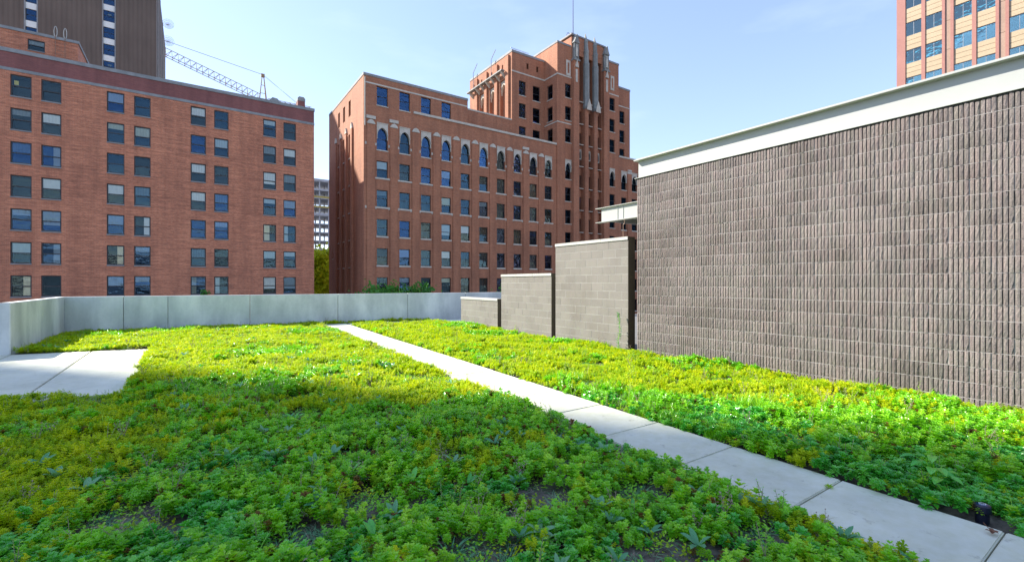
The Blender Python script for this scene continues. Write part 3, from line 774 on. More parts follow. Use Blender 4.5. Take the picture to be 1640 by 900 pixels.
# tower front: slots deep between piers
tw_z = [31.8, 28.1, 24.5] ; low_z = [14.9 - 3.66 * k for k in range(7)]
side_cols = [50.6, 60.85]
th = [rect_win(u, z, 1.3, 2.25) for u in side_cols for z in tw_z + low_z] + [(u - .65, u + .65, 18.5, 21.6) for u in side_cols]
slots = [53.35, 55.45, 57.55]; SW = .66
th += [(u - SW, u + SW, -8, 39.3) for u in slots]
facade(m, TL, TR_, -9, TTOP, th, cp(TY), 1.1)
# return faces of the tower beside the shoulders, with windows on the left return
def ret(x): return lambda u, d, z: (x - CX + d, u - YF, z - CZ)
rh = [(58.5, 59.9, z, z + 2.3) for z in (31.6, 28.0, 24.4)]
mm = MB(); facade(mm, TY, SY, -9, TTOP, rh, ret(TL), .3); b0 = len(m.v); m.v += mm.v; m.f += [tuple(b0 + i for i in reversed(f)) for f in mm.f]; m.mi += mm.mi
m.face([cp(TY)(TR_, 0, -9), cp(TY)(TR_, 14, -9), cp(TY)(TR_, 14, TTOP), cp(TY)(TR_, 0, TTOP)])
m.face([cp(TY)(TL, 14, 27), cp(TY)(TL, 3.3, 27), cp(TY)(TL, 3.3, TTOP), cp(TY)(TL, 14, TTOP)])
m.face([cp(SY)(SR, 0, -9), cp(SY)(SR, 13.4, -9), cp(SY)(SR, 13.4, STOP), cp(SY)(SR, 0, STOP)])
m.face([cp(TY)(TR_, 14, TTOP), cp(TY)(TL, 14, TTOP), cp(TY)(TL, 14, 20), cp(TY)(TR_, 14, 20)])
m.face([cp(SY)(SR, 13.4, STOP), cp(SY)(SL, 13.4, STOP), cp(SY)(SL, 13.4, 20), cp(SY)(SR, 13.4, 20)])
m.face([cp(TY)(TL, 0, TTOP), cp(TY)(TR_, 0, TTOP), cp(TY)(TR_, 14, TTOP), cp(TY)(TL, 14, TTOP)])
m.face([cp(SY)(SL, 0, STOP), cp(SY)(SR, 0, STOP), cp(SY)(SR, 13.4, STOP), cp(SY)(SL, 13.4, STOP)])
m.build('tower_wall', 'brick_ctr', cbld)
m = MB(); cbox(m, TL + 1.2, TR_ - 1.2, TY + 1.25, TY + 1.4, -8, 39.5); m.build('slot_backing', 'room', cbld)
for a in sh[:6] + shr[:3]:
    window(cbld, ((a[0] + a[1]) / 2 - CX, SY - YF, a[2] - CZ), 0, a[1] - a[0], a[3] - a[2], 'frame_dark', 'glass_blue', .2, rand_blind(.3), 'limestone', tilt=.03, sillw=.05, sill_h=.12)
for a in rh: window(cbld, (TL - CX, (a[0] + a[1]) / 2 - YF, a[2] - CZ), R(-90), 1.4, 2.3, 'frame_dark', 'glass_blue', .2, None, 'limestone', sillw=.04, sill_h=.12)
AS2 = arch_surround(.65, 0, 3.097, 1.8, 2.65)
for u in side_cols:
    for z in tw_z + low_z: window(cbld, (u - CX, TY - YF, z - CZ), 0, 1.3, 2.25, 'frame_dark', 'glass_blue', .2, rand_blind(.3), 'limestone', tilt=.03, sillw=.08, sill_h=.12)
    o = window(cbld, (u - CX, TY - YF, 18.5 - CZ), 0, 1.3, 3.1, 'frame_dark', 'glass_blue', .26, None, 'limestone', sillw=.05); child('arch_surround', AS2, o)
    # narrow blind lancets near the top
    m = MB(); cbox(m, u - .45, u + .45, TY - .08, TY - .003, 35.4, 37.9); q = m.build('lancet', 'limestone', cbld)
    m = MB(); cbox(m, u - .18, u + .18, TY - .1, TY - .082, 35.8, 37.5); m.build('lancet_recess', 'brick_ctr', q)
for u in slots:
    for k in range(12):
        z = 28.1 - 3.66 * k
        if k == 0: zz = [31.8, 28.1]
        else: zz = [z + .25]
        for z_ in zz:
            if z_ < -8: continue
            window(cbld, (u - CX, TY - YF, z_ - CZ), 0, 2 * SW - .02, 2.3, 'frame_dark', 'glass_dark', .8, None, 'limestone', room=.3, tilt=.02)
            m = MB(); cbox(m, u - SW + .005, u + SW - .005, TY + .55, TY + 1.0, z_ - 1.36, z_ - .13); m.build('spandrel', 'brick_ctr', cbld)
    m = MB(); cbox(m, u - SW + .01, u + SW - .01, TY + .5, TY + .95, 22.3, 24.0); m.build('tracery_panel', 'limestone', cbld)
    for k in range(3):
        m = MB(); x = u - SW + .33 + k * .33; m.prism([(x - .12 - CX, 22.5 - CZ), (x + .12 - CX, 22.5 - CZ), (x + .12 - CX, 23.4 - CZ), (x - CX, 23.8 - CZ), (x - .12 - CX, 23.4 - CZ)], 1, TY + .44 - YF, TY + .498 - YF); m.build('tracery', 'frame_dark', cbld)
# brick piers and the tall stone fins between the slots
for u in (54.4, 56.5):
    m = MB(); m.prism([(u - .39 - CX, TY - .001 - YF), (u - .39 - CX, TY - .4 - YF), (u - .2 - CX, TY - .62 - YF), (u + .2 - CX, TY - .62 - YF), (u + .39 - CX, TY - .4 - YF), (u + .39 - CX, TY - .001 - YF)][::-1], 2, 0, 30.6 - CZ); m.build('pier', 'brick_ctr', cbld)
    m = MB(); fx = u - CX; y0 = TY - YF
    # fin: half-octagon shaft, tapering in steps to a pinnacle
    def ring(z, hw, pr): return [(fx - hw, y0 + .02, z), (fx - hw, y0 - pr * .55, z), (fx - hw * .45, y0 - pr, z), (fx + hw * .45, y0 - pr, z), (fx + hw, y0 - pr * .55, z), (fx + hw, y0 + .02, z)]
    prof = [(30.605, .46, .75), (31.0, .56, .95), (31.5, .43, .8), (38.2, .43, .8), (38.35, .36, .68), (39.8, .34, .66), (40.2, .42, .72), (40.5, .32, .6), (41.6, .30, .5), (41.9, .34, .55), (42.2, .22, .4), (43.4, .03, .1)]
    prev = None
    for z, hw, pr in prof:
        rr = ring(z - CZ, hw, pr)
        if prev:
            for i in range(5): m.face([prev[i], prev[i + 1], rr[i + 1], rr[i]][::-1])
        else: m.face(rr)
        prev = rr
    m.face(prev[::-1]); m.build('stone_fin', 'spire_metal', cbld)
    m = MB(); m.prism([(fx - .55, 30.3 + 9), (fx + .55, 30.3 + 9), (fx + .4, 31.2 + 9), (fx, 32.2 + 9), (fx - .4, 31.2 + 9)], 1, y0 - 1.05, y0 - .96); m.build('gablet', 'limestone', cbld)
# flanking buttresses with carved tabernacles
for u in (51.95, 58.95):
    m = MB(); cbox(m, u - .62, u + .62, TY - .55, TY - .001, -9, 38.0); m.build('buttress', 'brick_ctr', cbld)
    fx, y0 = u - CX, TY - YF
    m = MB(); m.box(fx - .2, fx + .2, y0 - .62, y0 - .552, 34.5 - CZ, 36.6 - CZ); m.build('stone_strip', 'limestone', cbld)
    m = MB()
    for z, a, b in ((38.002, .68, .72), (38.25, .5, .62)): m.box(fx - a, fx + a, y0 - b, y0 - .004, z - CZ, z + .25 - CZ - .003)
    m.box(fx - .42, fx + .42, y0 - .5, y0 - .004, 38.5 - CZ, 40.9 - CZ)
    for sx in (-.46, .46): m.tube((fx + sx, y0 - .5, 38.5 - CZ), (fx + sx, y0 - .5, 40.9 - CZ), .09, 6)
    m.prism([(fx - .62, 40.9 + 9), (fx + .62, 40.9 + 9), (fx + .35, 41.5 + 9), (fx + .12, 42.3 + 9), (fx - .12, 42.3 + 9), (fx - .35, 41.5 + 9)], 1, y0 - .68, y0 - .01)
    m.build('tabernacle', 'spire_metal', cbld)
    # standing carved figure in the niche
    m = MB()
    prof = [(38.6, .26), (39.2, .2), (39.7, .24), (40.1, .2), (40.25, .1), (40.35, .13), (40.55, .14), (40.7, .05)]
    prev = None
    for z, r_ in prof:
        rr = [(fx + r_ * math.cos(t), y0 - .6 + r_ * .7 * math.sin(t), z - CZ) for t in [2 * math.pi * i / 10 for i in range(10)]]
        if prev:
            for i in range(10): m.face([prev[i], prev[(i + 1) % 10], rr[(i + 1) % 10], rr[i]])
        prev = rr
    m.build('carved_figure', 'limestone', cbld, smooth=True)
    m = MB(); m.prism([(fx - .35, 36.9 + 9), (fx + .35, 36.9 + 9), (fx, 38.2 + 9)], 1, y0 - .74, y0 - .56); m.build('gablet', 'limestone', cbld)
# raised gable
m = MB(); m.prism([(x - CX, z - CZ) for x, z in [(51.3, TTOP + .01), (59.6, TTOP + .01), (59.6, 42.0), (58.0, 42.35), (53.0, 42.35), (51.3, 42.0)]], 1, TY - .02 - YF, TY + 3 - YF); m.build('gable', 'brick_ctr', cbld)
m = MB(); cbox(m, 51.2, 59.7, TY - .12, TY + 3.05, 42.352, 42.6); m.build('gable_coping', 'coping_grey', cbld)
m = MB()
cbox(m, TL - .06, 51.19, TY - .07, TY + .5, TTOP + .002, TTOP + .3); cbox(m, 59.71, TR_ + .06, TY - .07, TY + .5, TTOP + .002, TTOP + .3); cbox(m, TL - .06, TL + .5, TY + .5, TY + 14, TTOP + .002, TTOP + .3)
cbox(m, SL - .06, TL - .07, SY - .07, SY + .5, STOP + .002, STOP + .35); cbox(m, SL - .06, SL + .5, SY + .5, SY + 13.4, STOP + .002, STOP + .35)
cbox(m, TR_ + .07, SR + .06, SY - .07, SY + .5, STOP + .002, STOP + .35); m.build('tower_coping', 'coping_grey', cbld)
m = MB(); cbox(m, SL - .05, TL - .002, SY - .05, SY - .003, 35.1, 35.32); cbox(m, TL - .05, TL - .002, TY, SY - .052, 35.1, 35.32); cbox(m, TL - .05, 51.3, TY - .05, TY - .003, 35.1, 35.32)
cbox(m, TL - .05, 51.3, TY - .05, TY - .003, 27.45, 27.62); cbox(m, TL - .05, TL - .002, TY, SY - .05, 27.45, 27.62); cbox(m, 59.6, TR_, TY - .05, TY - .003, 34.6, 34.8); cbox(m, TR_, SR, SY - .05, SY - .003, 34.8, 35.0)
m.build('string_course', 'limestone', cbld)
# roof house and rails
m = MB(); cbox(m, 45.3, 48.2, 63.5, 68, STOP + .01, 39.9); m.build('roof_house', 'brick_ctr', cbld)
m = MB()
for x in (43, 44.6): m.tube((x - CX, SY - YF + .8, 38.5 + 9), (x - CX, SY - YF + .8, 39.3 + 9), .04, 5)
m.tube((42.0 - CX, 3.9, 39.25 + 9), (45.6 - CX, 3.9, 39.25 + 9), .04, 5); m.tube((62.9 - CX, 3.9, 39.2 + 9), (66.2 - CX, 3.9, 39.2 + 9), .04, 5)
for x in (62.9, 64.5, 66.2): m.tube((x - CX, 3.9, 38.5 + 9), (x - CX, 3.9, 39.2 + 9), .04, 5)
m.build('roof_rail', 'thin_metal', cbld)
m = MB(); fx = 53.2 - CX; m.tube((fx, 1.5, 42.5 + 9), (fx, 1.5, 53 + 9), .09, 6, .05)
for i in range(3): m.path([(fx - 1.0 + .45 * math.cos(t) + i * .8, 1.5, 43.2 + 9 + .4 * math.sin(t)) for t in [2 * math.pi * k / 12 for k in range(12)]], .05, 4, True)
m.build('flagpole', 'frame_dark', cbld)

# --- left face of the shoulder block: recessed bays with buttresses and a ledge
def rl(x): return lambda u, d, z: (x - CX + d, u - YF, z - CZ)
bays = [63.3, 66.6, 69.9]
bh = [(y - .75, y + .75, 27.4, 34.6) for y in bays] + [(y - .2, y + .2, 36.3, 37.1) for y in bays + [72.5]]
m = MB(); facL(m, SY, 74.1, 22, STOP, bh, rl(SL), .6); m.build('shoulder_side_wall', 'brick_ctr', cbld)
m = MB(); m.box(SL - CX + .6, SL - CX + .75, 1.5 + 3, 14, 27 - CZ, 37.5 - CZ); m.build('bay_backing', 'brick_ctr', cbld)
for y in bays:
    o = child('arch_surround', arch_surround(.75, 0, 3.3, 1.6, 2.7), cbld, (SL - CX + .3, y - YF, 31.3 - CZ), (0, 0, R(-90)))
for y in (61.65, 64.95, 68.25, 71.5):
    m = MB(); m.box(SL - CX - .3, SL - CX - .002, y - YF - .42, y - YF + .42, 27.5 - CZ, (37.6 if y > 64 else 37.9) - CZ); m.build('buttress', 'brick_ctr', cbld)
m = MB(); m.box(SL - CX - 1.0, SL - CX - .31, 62.2 - YF, 73.6 - YF, 35.6 - CZ, 35.8 - CZ); led = m.build('ledge', 'spire_metal', cbld)
for y in (62.6, 64.2, 65.7, 67.3, 69.1, 70.7, 72.9):
    m = MB(); m.prism([(SL - CX - .95, 35.59 - CZ), (SL - CX - .004, 35.59 - CZ), (SL - CX - .004, 34.7 - CZ)], 1, y - YF - .15, y - YF + .15); m.build('bracket', 'limestone', cbld)
m = MB()
for y in (66, 72): m.path([(SL - CX - .5, y - YF, 35.8 - CZ), (SL - CX - .5, y - YF, 38.9 - CZ), (SL - CX - .5, y - YF - 1.4, 40.0 - CZ)], .06, 5)
m.build('ledge_davit', 'thin_metal', cbld)

# --- right wing
wcr = [64.1, 66.9, 69.9, 72.9, 75.9, 78.9]
hr = [(c - WW / 2, c + WW / 2, z, z + WHc) for c in wcr for z in wr] + [(c - WW / 2, c + WW / 2, ARZ, ARZ + ARH) for c in wcr]
m = MB(); facade(m, TR_, 82, -9, 24.0, hr, cp(YF), .3)
m.face([cp(YF)(82, 0, -9), cp(YF)(82, 17, -9), cp(YF)(82, 17, 24), cp(YF)(82, 0, 24)]); m.face([cp(YF)(TR_, 0, 24), cp(YF)(82, 0, 24), cp(YF)(82, 17, 24), cp(YF)(TR_, 17, 24)])
m.build('wing_wall', 'brick_ctr', cbld)
m = MB(); cbox(m, TR_ + .3, 82, YF - .1, YF + .4, 24.002, 24.3); m.build('cornice', 'limestone', cbld)
for c in wcr:
    for z in wr: window(cbld, (c - CX, 0, z - CZ), 0, WW, WHc, 'frame_dark', 'glass_blue', .2, rand_blind(.3), 'limestone', sillw=.06, sill_h=.2, tilt=.025)
    o = window(cbld, (c - CX, 0, ARZ - CZ), 0, WW, ARH, 'frame_dark', rnd.choice(['glass_dark', 'glass_blue']), .26, None, 'limestone', rail=.42, sillw=.05, sill_h=.14, tilt=.02); child('arch_surround', AS, o)
for c in [(a + b) / 2 for a, b in zip(wcr, wcr[1:])]:
    p = child('pilaster', pil_me, cbld, (c - CX, 0, 0)); child('capital_block', capb_me, p, (0, 0, 30.31)); child('capital_block', capb_me, p, (0, 0, 30.75), scale=(.8, 1.1, .8))
# rear and closing volume
m = MB(); cbox(m, 18.5, 81.9, 75.0, 75.1, -9, 27.2); m.build('rear_wall', 'brick_ctr', cbld)

# ================================================================== TOWER TOP RIGHT
tr = empty('office_tower', (82, 23.2, -9), 'salmon and cream precast office tower with teal windows rising behind the ribbed wall', 'tower')
m = MB(); m.box(.25, 28, -43, 0, 0, 80); m.build('core', 'room', tr)
m = MB(); m.box(.101, .249, -42.9, -1.0, 0, 0.5); m.build('plinth', 'tr_center', tr)
zf = [35.85 - 3.82 * k for k in range(-9, 12)]
y = 0.0; floors = [z for z in zf if 8 < z < 68]
m = MB(); m.box(-.10, .25, -.98, .0, 0, 80); m.build('pier', 'tr_pier', tr); y = -.98
for bay in range(8):
    for (w_, thin) in ((1.72, .40), (1.72, 1.15)):
        a, b = y - w_, y
        for z in floors:
            detail = bay < 4 and z > 20
            if detail:
                window(tr, (.0, (a + b) / 2, z - CZ), R(-90), w_ - .01, 1.86, 'thin_metal', 'glass_teal', .12, rnd.choice([None, None, ('blind_white', .03, 1, .3, .9), ('blind_white', .03, 1, .0, .5)]), None, .12 - .0, fw=.05, mull=True, tilt=.006)
                for q in range(3):
                    p = MB(); zz = z + 1.87 + q * .655 - CZ; p.box(.0, .1, a + .012, b - .012, zz + .018, zz + .632); p.build('precast_panel', 'tr_panel', tr)
            else:
                p = MB(); p.box(.0, .1, a + .003, b - .003, z + 1.88 - CZ, z + 3.81 - CZ); p.build('precast_panel', 'tr_panel', tr)
        y = a
        if thin < .5:
            p = MB(); p.box(-.10, .25, y - thin, y, 0, 80); p.build('pier', 'tr_pier', tr)
        else:
            p = MB(); p.box(-.14, .25, y - .3, y, 0, 80); p.box(-.14, .25, y - thin, y - thin + .3, 0, 80); q = p.build('pier', 'tr_pier', tr)
            for z in floors:
                p = MB(); p.box(-.02, .2, y - thin + .302, y - .302, z + .3 - CZ, z + 4.08 - CZ); p.build('pier_infill', 'tr_center', q)
        y -= thin
for z in floors:
    p = MB(); p.box(.09, .11, -43, -1, z + 1.80 - CZ, z + 3.9 - CZ); 
# ================================================================== DISTANT UNFINISHED FRAME BUILDING
fr = empty('unfinished_building', (38, 190, -9), 'unfinished concrete frame building seen in the gap between the brick blocks', 'building')
for k in range(15):
    z = 3.3 * k + 3.5
    m = MB(); m.box(-6, 12, 0, 16, z, z + .35); m.build('floor_slab', 'far_concrete', fr)
    for x in (-5, -1, 2.6, 6.0, 10):
        for y_ in (.5, 8, 15):
            if k < 14: m = MB(); m.box(x - .22, x + .22, y_ - .22, y_ + .22, z + .351, z + 3.299); m.build('column', 'far_concrete', fr)
    if k > 9:
        m = MB(); m.box(-6, 12, -.08, -.01, z - (.2 if k % 2 else -.3), z + (.5 if k % 2 else 1.0)); m.build('edge_board', 'orange_net' if k in (11, 12) else 'far_concrete', fr)
# ================================================================== CRANE
cr = empty('tower_crane', (16.65, 150, -9), 'slender lattice tower crane with long jib above the apartment roof', 'crane')
def lattice(m, p, q, w_, h_, n, r_, flip=False):
    p, q = Vector(p), Vector(q); d = (q - p).normalized(); side = Vector((0, 1, 0)); up = d.cross(side).normalized()
    if up.z < 0: up = -up
    if abs(d.z) > .9: up = Vector((1, 0, 0)); 
    ch = [side * w_ / 2, -side * w_ / 2, up * h_] if abs(d.z) < .9 else [side * w_ / 2 + up * w_ / 2, -side * w_ / 2 + up * w_ / 2, side * w_ / 2 - up * w_ / 2, -side * w_ / 2 - up * w_ / 2]
    for c in ch: m.tube(p + c, q + c, r_, 4)
    for i in range(n):
        a, b = p.lerp(q, i / n), p.lerp(q, (i + 1) / n); mid_ = p.lerp(q, (i + .5) / n)
        if len(ch) == 3:
            for c in ch[:2]: m.tube(a + c, mid_ + ch[2], r_ * .6, 4); m.tube(mid_ + ch[2], b + c, r_ * .6, 4)
            m.tube(a + ch[0], a + ch[1], r_ * .6, 4)
        else:
            for c, e in ((0, 1), (1, 3), (3, 2), (2, 0)): m.tube(a + ch[c], b + ch[e], r_ * .6, 4)
m = MB(); lattice(m, (0, 0, 0), (0, 0, 62.0), 1.9, 0, 30, .10); m.build('mast', 'crane_paint', cr)
m = MB()
for sx in (-1, 1): 
    for sy in (-.8, .8): m.tube((sx * .95, sy, 62), (sx * .18, sy * .15, 70), .13, 4)
for k in range(3): m.tube((-.9 + k * .25, 0, 62.5 + k * 2.3), (.9 - k * .25, 0, 62.5 + k * 2.3), .08, 4)
m.box(-.45, .45, -.3, .3, 69.4, 70.3); m.build('apex', 'crane_paint', cr)
m = MB(); lattice(m, (-1.2, 0, 62.6), (-46, 0, 77), 1.6, 1.9, 34, .095); m.build('jib', 'crane_paint', cr)
m = MB(); m.tube((0, 0, 70.1), (-30, 0, 74.3), .07, 4); m.tube((-30, 0, 74.3), (-44, 0, 77.3), .07, 4); m.build('jib_tie', 'crane_paint', cr)
m = MB(); lattice(m, (1.2, 0, 62.4), (13, 0, 62.4), 1.4, 1.2, 9, .09); m.build('counter_jib', 'crane_paint', cr)
m = MB(); m.tube((0, .3, 70.1), (10.5, .3, 63.2), .045, 4); m.tube((0, -.3, 70.1), (9.6, -.3, 63.2), .045, 4); m.build('counter_jib_tie', 'thin_metal', cr)
m = MB(); m.box(10, 13, -.9, .9, 60.2, 62.3); m.build('counterweight', 'far_concrete', cr)

# ================================================================== NEIGHBOUR OFF TO THE LEFT (casts the shade over the near half of the garden)
e_ = Vector((math.cos(R(SUN_AZ)), -math.sin(R(SUN_AZ)))); p_ = Vector((-e_.y, e_.x))       # away from the sun, and across it
Hn = 84.0
A = e_ * -90 + p_ * 5.75; d12 = (-p_ + e_ * .25).normalized(); B = A + d12 * 13; nrm = Vector((d12.y, -d12.x))
if nrm.dot(e_) > 0: nrm = -nrm
nb = empty('neighbour_tower', (A.x, A.y, -9), 'plain brick neighbour tower standing off to the left of the garden', 'tower')
m = MB(); pts = [(0, 0)] + [(v.x, v.y) for v in (B - A, B - A + nrm * 12, nrm * 12)]
area = sum(pts[i][0] * pts[(i + 1) % 4][1] - pts[(i + 1) % 4][0] * pts[i][1] for i in range(4))
m.prism(pts if area > 0 else pts[::-1], 2, 0, Hn + 9); m.build('wall', 'brick_left', nb)
for kx in range(3):
    for kz in range(24):
        c = d12 * (2 + kx * 3.6) - nrm * .0
        zz = 3 + kz * 3.6
        rz = math.atan2(d12.y, d12.x) 
        g = MB(); g.box(0, 1.6, -.06, .0, 0, 1.9) ; 
        o = g.build('window', 'frame_dark', nb); o.location = (c.x, c.y, zz); o.rotation_euler = (0, 0, rz)

# ================================================================== TREES in the street
def leaf_quad(m, c, r_, s_):
    a = Vector((r_.gauss(0, 1), r_.gauss(0, 1), r_.gauss(0, .7))).normalized(); b = a.orthogonal().normalized(); b = (Matrix.Rotation(r_.uniform(0, 6.28), 3, a) @ b)
    d = a.cross(b); m.face([c - b * s_, c + d * s_ * .55, c + b * s_, c - d * s_ * .55])
def tree(loc, H, Rc, label, mat, nclump, seed, ls=.22, group=None, trunk_r=.2, per=60, cat='tree', name='street_tree'):
    r_ = random.Random(seed); t = empty(name, loc, label, cat, group)
    m = MB(); m.tube((0, 0, 0), (0.1, 0, H * .45), trunk_r, 8, trunk_r * .6); 
    cl = []
    for i in range(nclump):
        th_ = r_.uniform(0, 6.28); ph = r_.uniform(-.5, 1); rr = Rc * r_.uniform(.35, 1) 
        cl.append(Vector((rr * math.cos(th_) * math.sqrt(1 - min(1, ph * ph) * .6), rr * math.sin(th_) * math.sqrt(1 - min(1, ph * ph) * .6), H * .62 + ph * H * .36)))
    for c in cl[:14]: m.tube((0.1, 0, H * r_.uniform(.3, .45)), c, trunk_r * .28, 5, .03)
    m.build('trunk', 'bark', t)
    m = MB()
    for c in cl:
        cr_ = Rc * r_.uniform(.16, .34)
        for k in range(per):
            v = Vector((r_.gauss(0, .5), r_.gauss(0, .5), r_.gauss(0, .4))) * cr_; leaf_quad(m, c + v, r_, ls * r_.uniform(.6, 1.2))
    m.build('crown', mat, t); return t
tree((23, 98, -9), 17.0, 6.5, 'yellow green tree filling the foot of the gap between the brick buildings', 'leaf_tree', 150, 3, .42, per=80)
tree((28, 112, -9), 15.5, 6, 'darker tree behind the yellow green one in the gap', 'leaf_bush', 60, 5, .3, per=60)
tree((12.2, 37.0, -9), 10.35, 2.4, 'left hand treetop just showing over the parapet in front of the gothic building', 'leaf_bush', 60, 11, .15, 'treetops over the parapet', .15)
tree((15.6, 37.6, -9), 10.6, 2.6, 'larger treetop showing over the parapet beside the left hand one', 'leaf_bush', 70, 12, .15, 'treetops over the parapet', .15)
tree((27.0, 37.5, -9), 10.5, 2.7, 'treetop peeping over the parapet behind the lowest block wall', 'leaf_bush', 70, 14, .15, 'treetops over the parapet', .15)
tree((.6, 38, -9), 10.15, .9, 'tiny treetop touching the parapet in front of the apartment building', 'leaf_bush', 16, 15, .12, 'treetops over the parapet', .08)

# ================================================================== GROUND COVER
def leaf(m, base, dirv, L, W, cup=.3, fold=.0):
    """one small obovate leaf as 2 folded quads"""
    d = dirv.normalized(); sd = d.cross(Vector((0, 0, 1)))
    sd = sd.normalized() if sd.length > .01 else Vector((1, 0, 0)); up = sd.cross(d)
    tip = base + d * L - up * L * cup * .25; mid_ = base + d * L * .62
    l_ = mid_ + sd * W * .5 + up * W * .22; r__ = mid_ - sd * W * .5 + up * W * .22
    m.face([base, r__, tip, l_]) if fold == 0 else (m.face([base, mid_ - up * W * .1, tip, l_]), m.face([base, r__, tip, mid_ - up * W * .1]))
def sprig(m, r_, base, H, rad, nwh=4, per=6, lw=.45, stemlean=.25):
    lean = Vector((r_.gauss(0, stemlean), r_.gauss(0, stemlean), 1)).normalized(); top = base + lean * H
    for k in range(nwh):
        t = k / max(1, nwh - 1); p = top - lean * H * .55 * (1 - t) * .9
        R_ = rad * (1.0 if t < .8 else .62); el = -.1 + .95 * t + r_.uniform(-.15, .15); a0 = r_.uniform(0, 6.28)
        for i in range(per):
            a = a0 + 6.283 * i / per + r_.uniform(-.25, .25); d = Vector((math.cos(a) * math.cos(el), math.sin(a) * math.cos(el), math.sin(el)))
            leaf(m, p, d, R_ * r_.uniform(.75, 1.1), R_ * lw * r_.uniform(.8, 1.2), r_.uniform(0, .6))
    return top
srcs = []
def src(m, mats): srcs.append(m.mesh('plant_clump', mats))
def clump(seed, mat, n, spread, H, rad, **kw):
    r_ = random.Random(seed); m = MB()
    for i in range(n):
        a = r_.uniform(0, 6.28); q = spread * math.sqrt(r_.random()); b = Vector((q * math.cos(a), q * math.sin(a), 0))
        if r_.random() < .025: m.mat(1)
        else: m.mat(0)
        sprig(m, r_, b, H * r_.uniform(.6, 1.1) * (1 - .35 * q / spread), rad * r_.uniform(.8, 1.2), **kw)
    src(m, [mat, 'leaf_red' if mat != 'leaf_deep' else 'leaf_green'])
for i in range(4): clump(100 + i, 'leaf_lime', 8, .085, .12, .026)                       # 0-3 lime
for i in range(4): clump(200 + i, 'leaf_green', 6, .085, .135, .036, lw=.5)               # 4-7 green
for i in range(3): clump(300 + i, 'leaf_deep', 5, .085, .125, .046, lw=.55, per=5)        # 8-10 deep
for i in range(2): clump(400 + i, 'leaf_olive', 7, .08, .11, .028)                       # 11-12 olive
def blades(seed, mat, n, H, W, spread, lean):
    r_ = random.Random(seed); m = MB()
    for i in range(n):
        a = r_.uniform(0, 6.28); q = spread * r_.random(); b = Vector((q * math.cos(a), q * math.sin(a), 0)); d = Vector((math.cos(a + r_.uniform(-.6, .6)), math.sin(a + r_.uniform(-.6, .6)), 0))
        h_ = H * r_.uniform(.5, 1.1); l_ = lean * h_ * r_.uniform(.3, 1.2); sd = Vector((-d.y, d.x, 0)) * W * .5; prev = (b - sd, b + sd)
        for k in (1, 2, 3):
            t = k / 3; p = b + d * l_ * t * t + Vector((0, 0, h_ * (t - .28 * t * t * lean))); w_ = (1 - t * .85)
            cur = (p - sd * w_, p + sd * w_); m.face([prev[0], prev[1], cur[1], cur[0]]); prev = cur
    src(m, [mat])
for i in range(2): blades(500 + i, 'leaf_green', 26, .17, .005, .05, .8)                  # 13-14 grass tuft
for i in range(2): blades(520 + i, 'leaf_blue', 22, .045, .009, .09, 1.8)                # 15-16 low blue-green
for i in range(2): blades(540 + i, 'straw', 18, .035, .004, .09, 2.6)                    # 17-18 straw
for i in range(3):                                                                        # 19-21 low sprawling fillers (dark underlayer)
    r_ = random.Random(600 + i); m = MB()
    for k in range(34):
        a = r_.uniform(0, 6.28); q = .1 * math.sqrt(r_.random()); el = r_.uniform(-.1, .7)
        leaf(m, Vector((q * math.cos(a), q * math.sin(a), r_.uniform(.005, .05))), Vector((math.cos(a + 1) * math.cos(el), math.sin(a + 1) * math.cos(el), math.sin(el))), .026, .015)
    src(m, ['leaf_green' if i else 'leaf_lime'])

def broad_leaf(m, base, d, L, W, rise, droop, n=5):
    d = d.normalized(); sd = Vector((-d.y, d.x, 0)); prev = None
    for k in range(n + 1):
        t = k / n; p = base + d * L * t + Vector((0, 0, rise * t - droop * t * t)); w_ = W * .5 * math.sin(math.pi * min(1, .12 + t * .88)) ** .8 * (1 if k < n else .05)
        cur = [p - sd * w_ + Vector((0, 0, w_ * .35)), p, p + sd * w_ + Vector((0, 0, w_ * .35))]
        if prev:
            for q in (0, 1): m.face([prev[q], prev[q + 1], cur[q + 1], cur[q]])
        prev = cur
for i in range(3):                                                                        # 22-24 broad leaved rosettes in the bed
    r_ = random.Random(640 + i); m = MB()
    for k in range(5 + i):
        a = 2.4 * k + r_.uniform(-.4, .4); L_ = r_.uniform(.08, .13); broad_leaf(m, Vector((0, 0, .05)), Vector((math.cos(a), math.sin(a), 0)), L_ * .75, L_ * .3, L_ * r_.uniform(.5, 1.0), L_ * .25, 4)
    src(m, ['leaf_blue' if i else 'leaf_deep'])
for i in range(3):                                                                        # 25-27 leggy flowering stems and dry stalks
    r_ = random.Random(680 + i); m = MB()
    for k in range(3):
        b = Vector((r_.uniform(-.04, .04), r_.uniform(-.04, .04), 0)); ln = Vector((r_.gauss(0, .3), r_.gauss(0, .3), 1)).normalized(); H_ = r_.uniform(.14, .22)
        m.mat(1); m.tube(b, b + ln * H_, .0022, 4, .0012); m.mat(0)
        for q in range(9):
            p = b + ln * H_ * (.35 + .65 * q / 8); a = q * 2.4; leaf(m, p, Vector((math.cos(a), math.sin(a), .5)), .024 if i else .014, .010)
    src(m, ['leaf_green' if i < 2 else 'straw', 'straw'])
src_col = bpy.data.collections.new('ground_cover_sources')
for i, me in enumerate(srcs):
    o = bpy.data.objects.new('plant_clump_%02d' % i, me); src_col.objects.link(o)

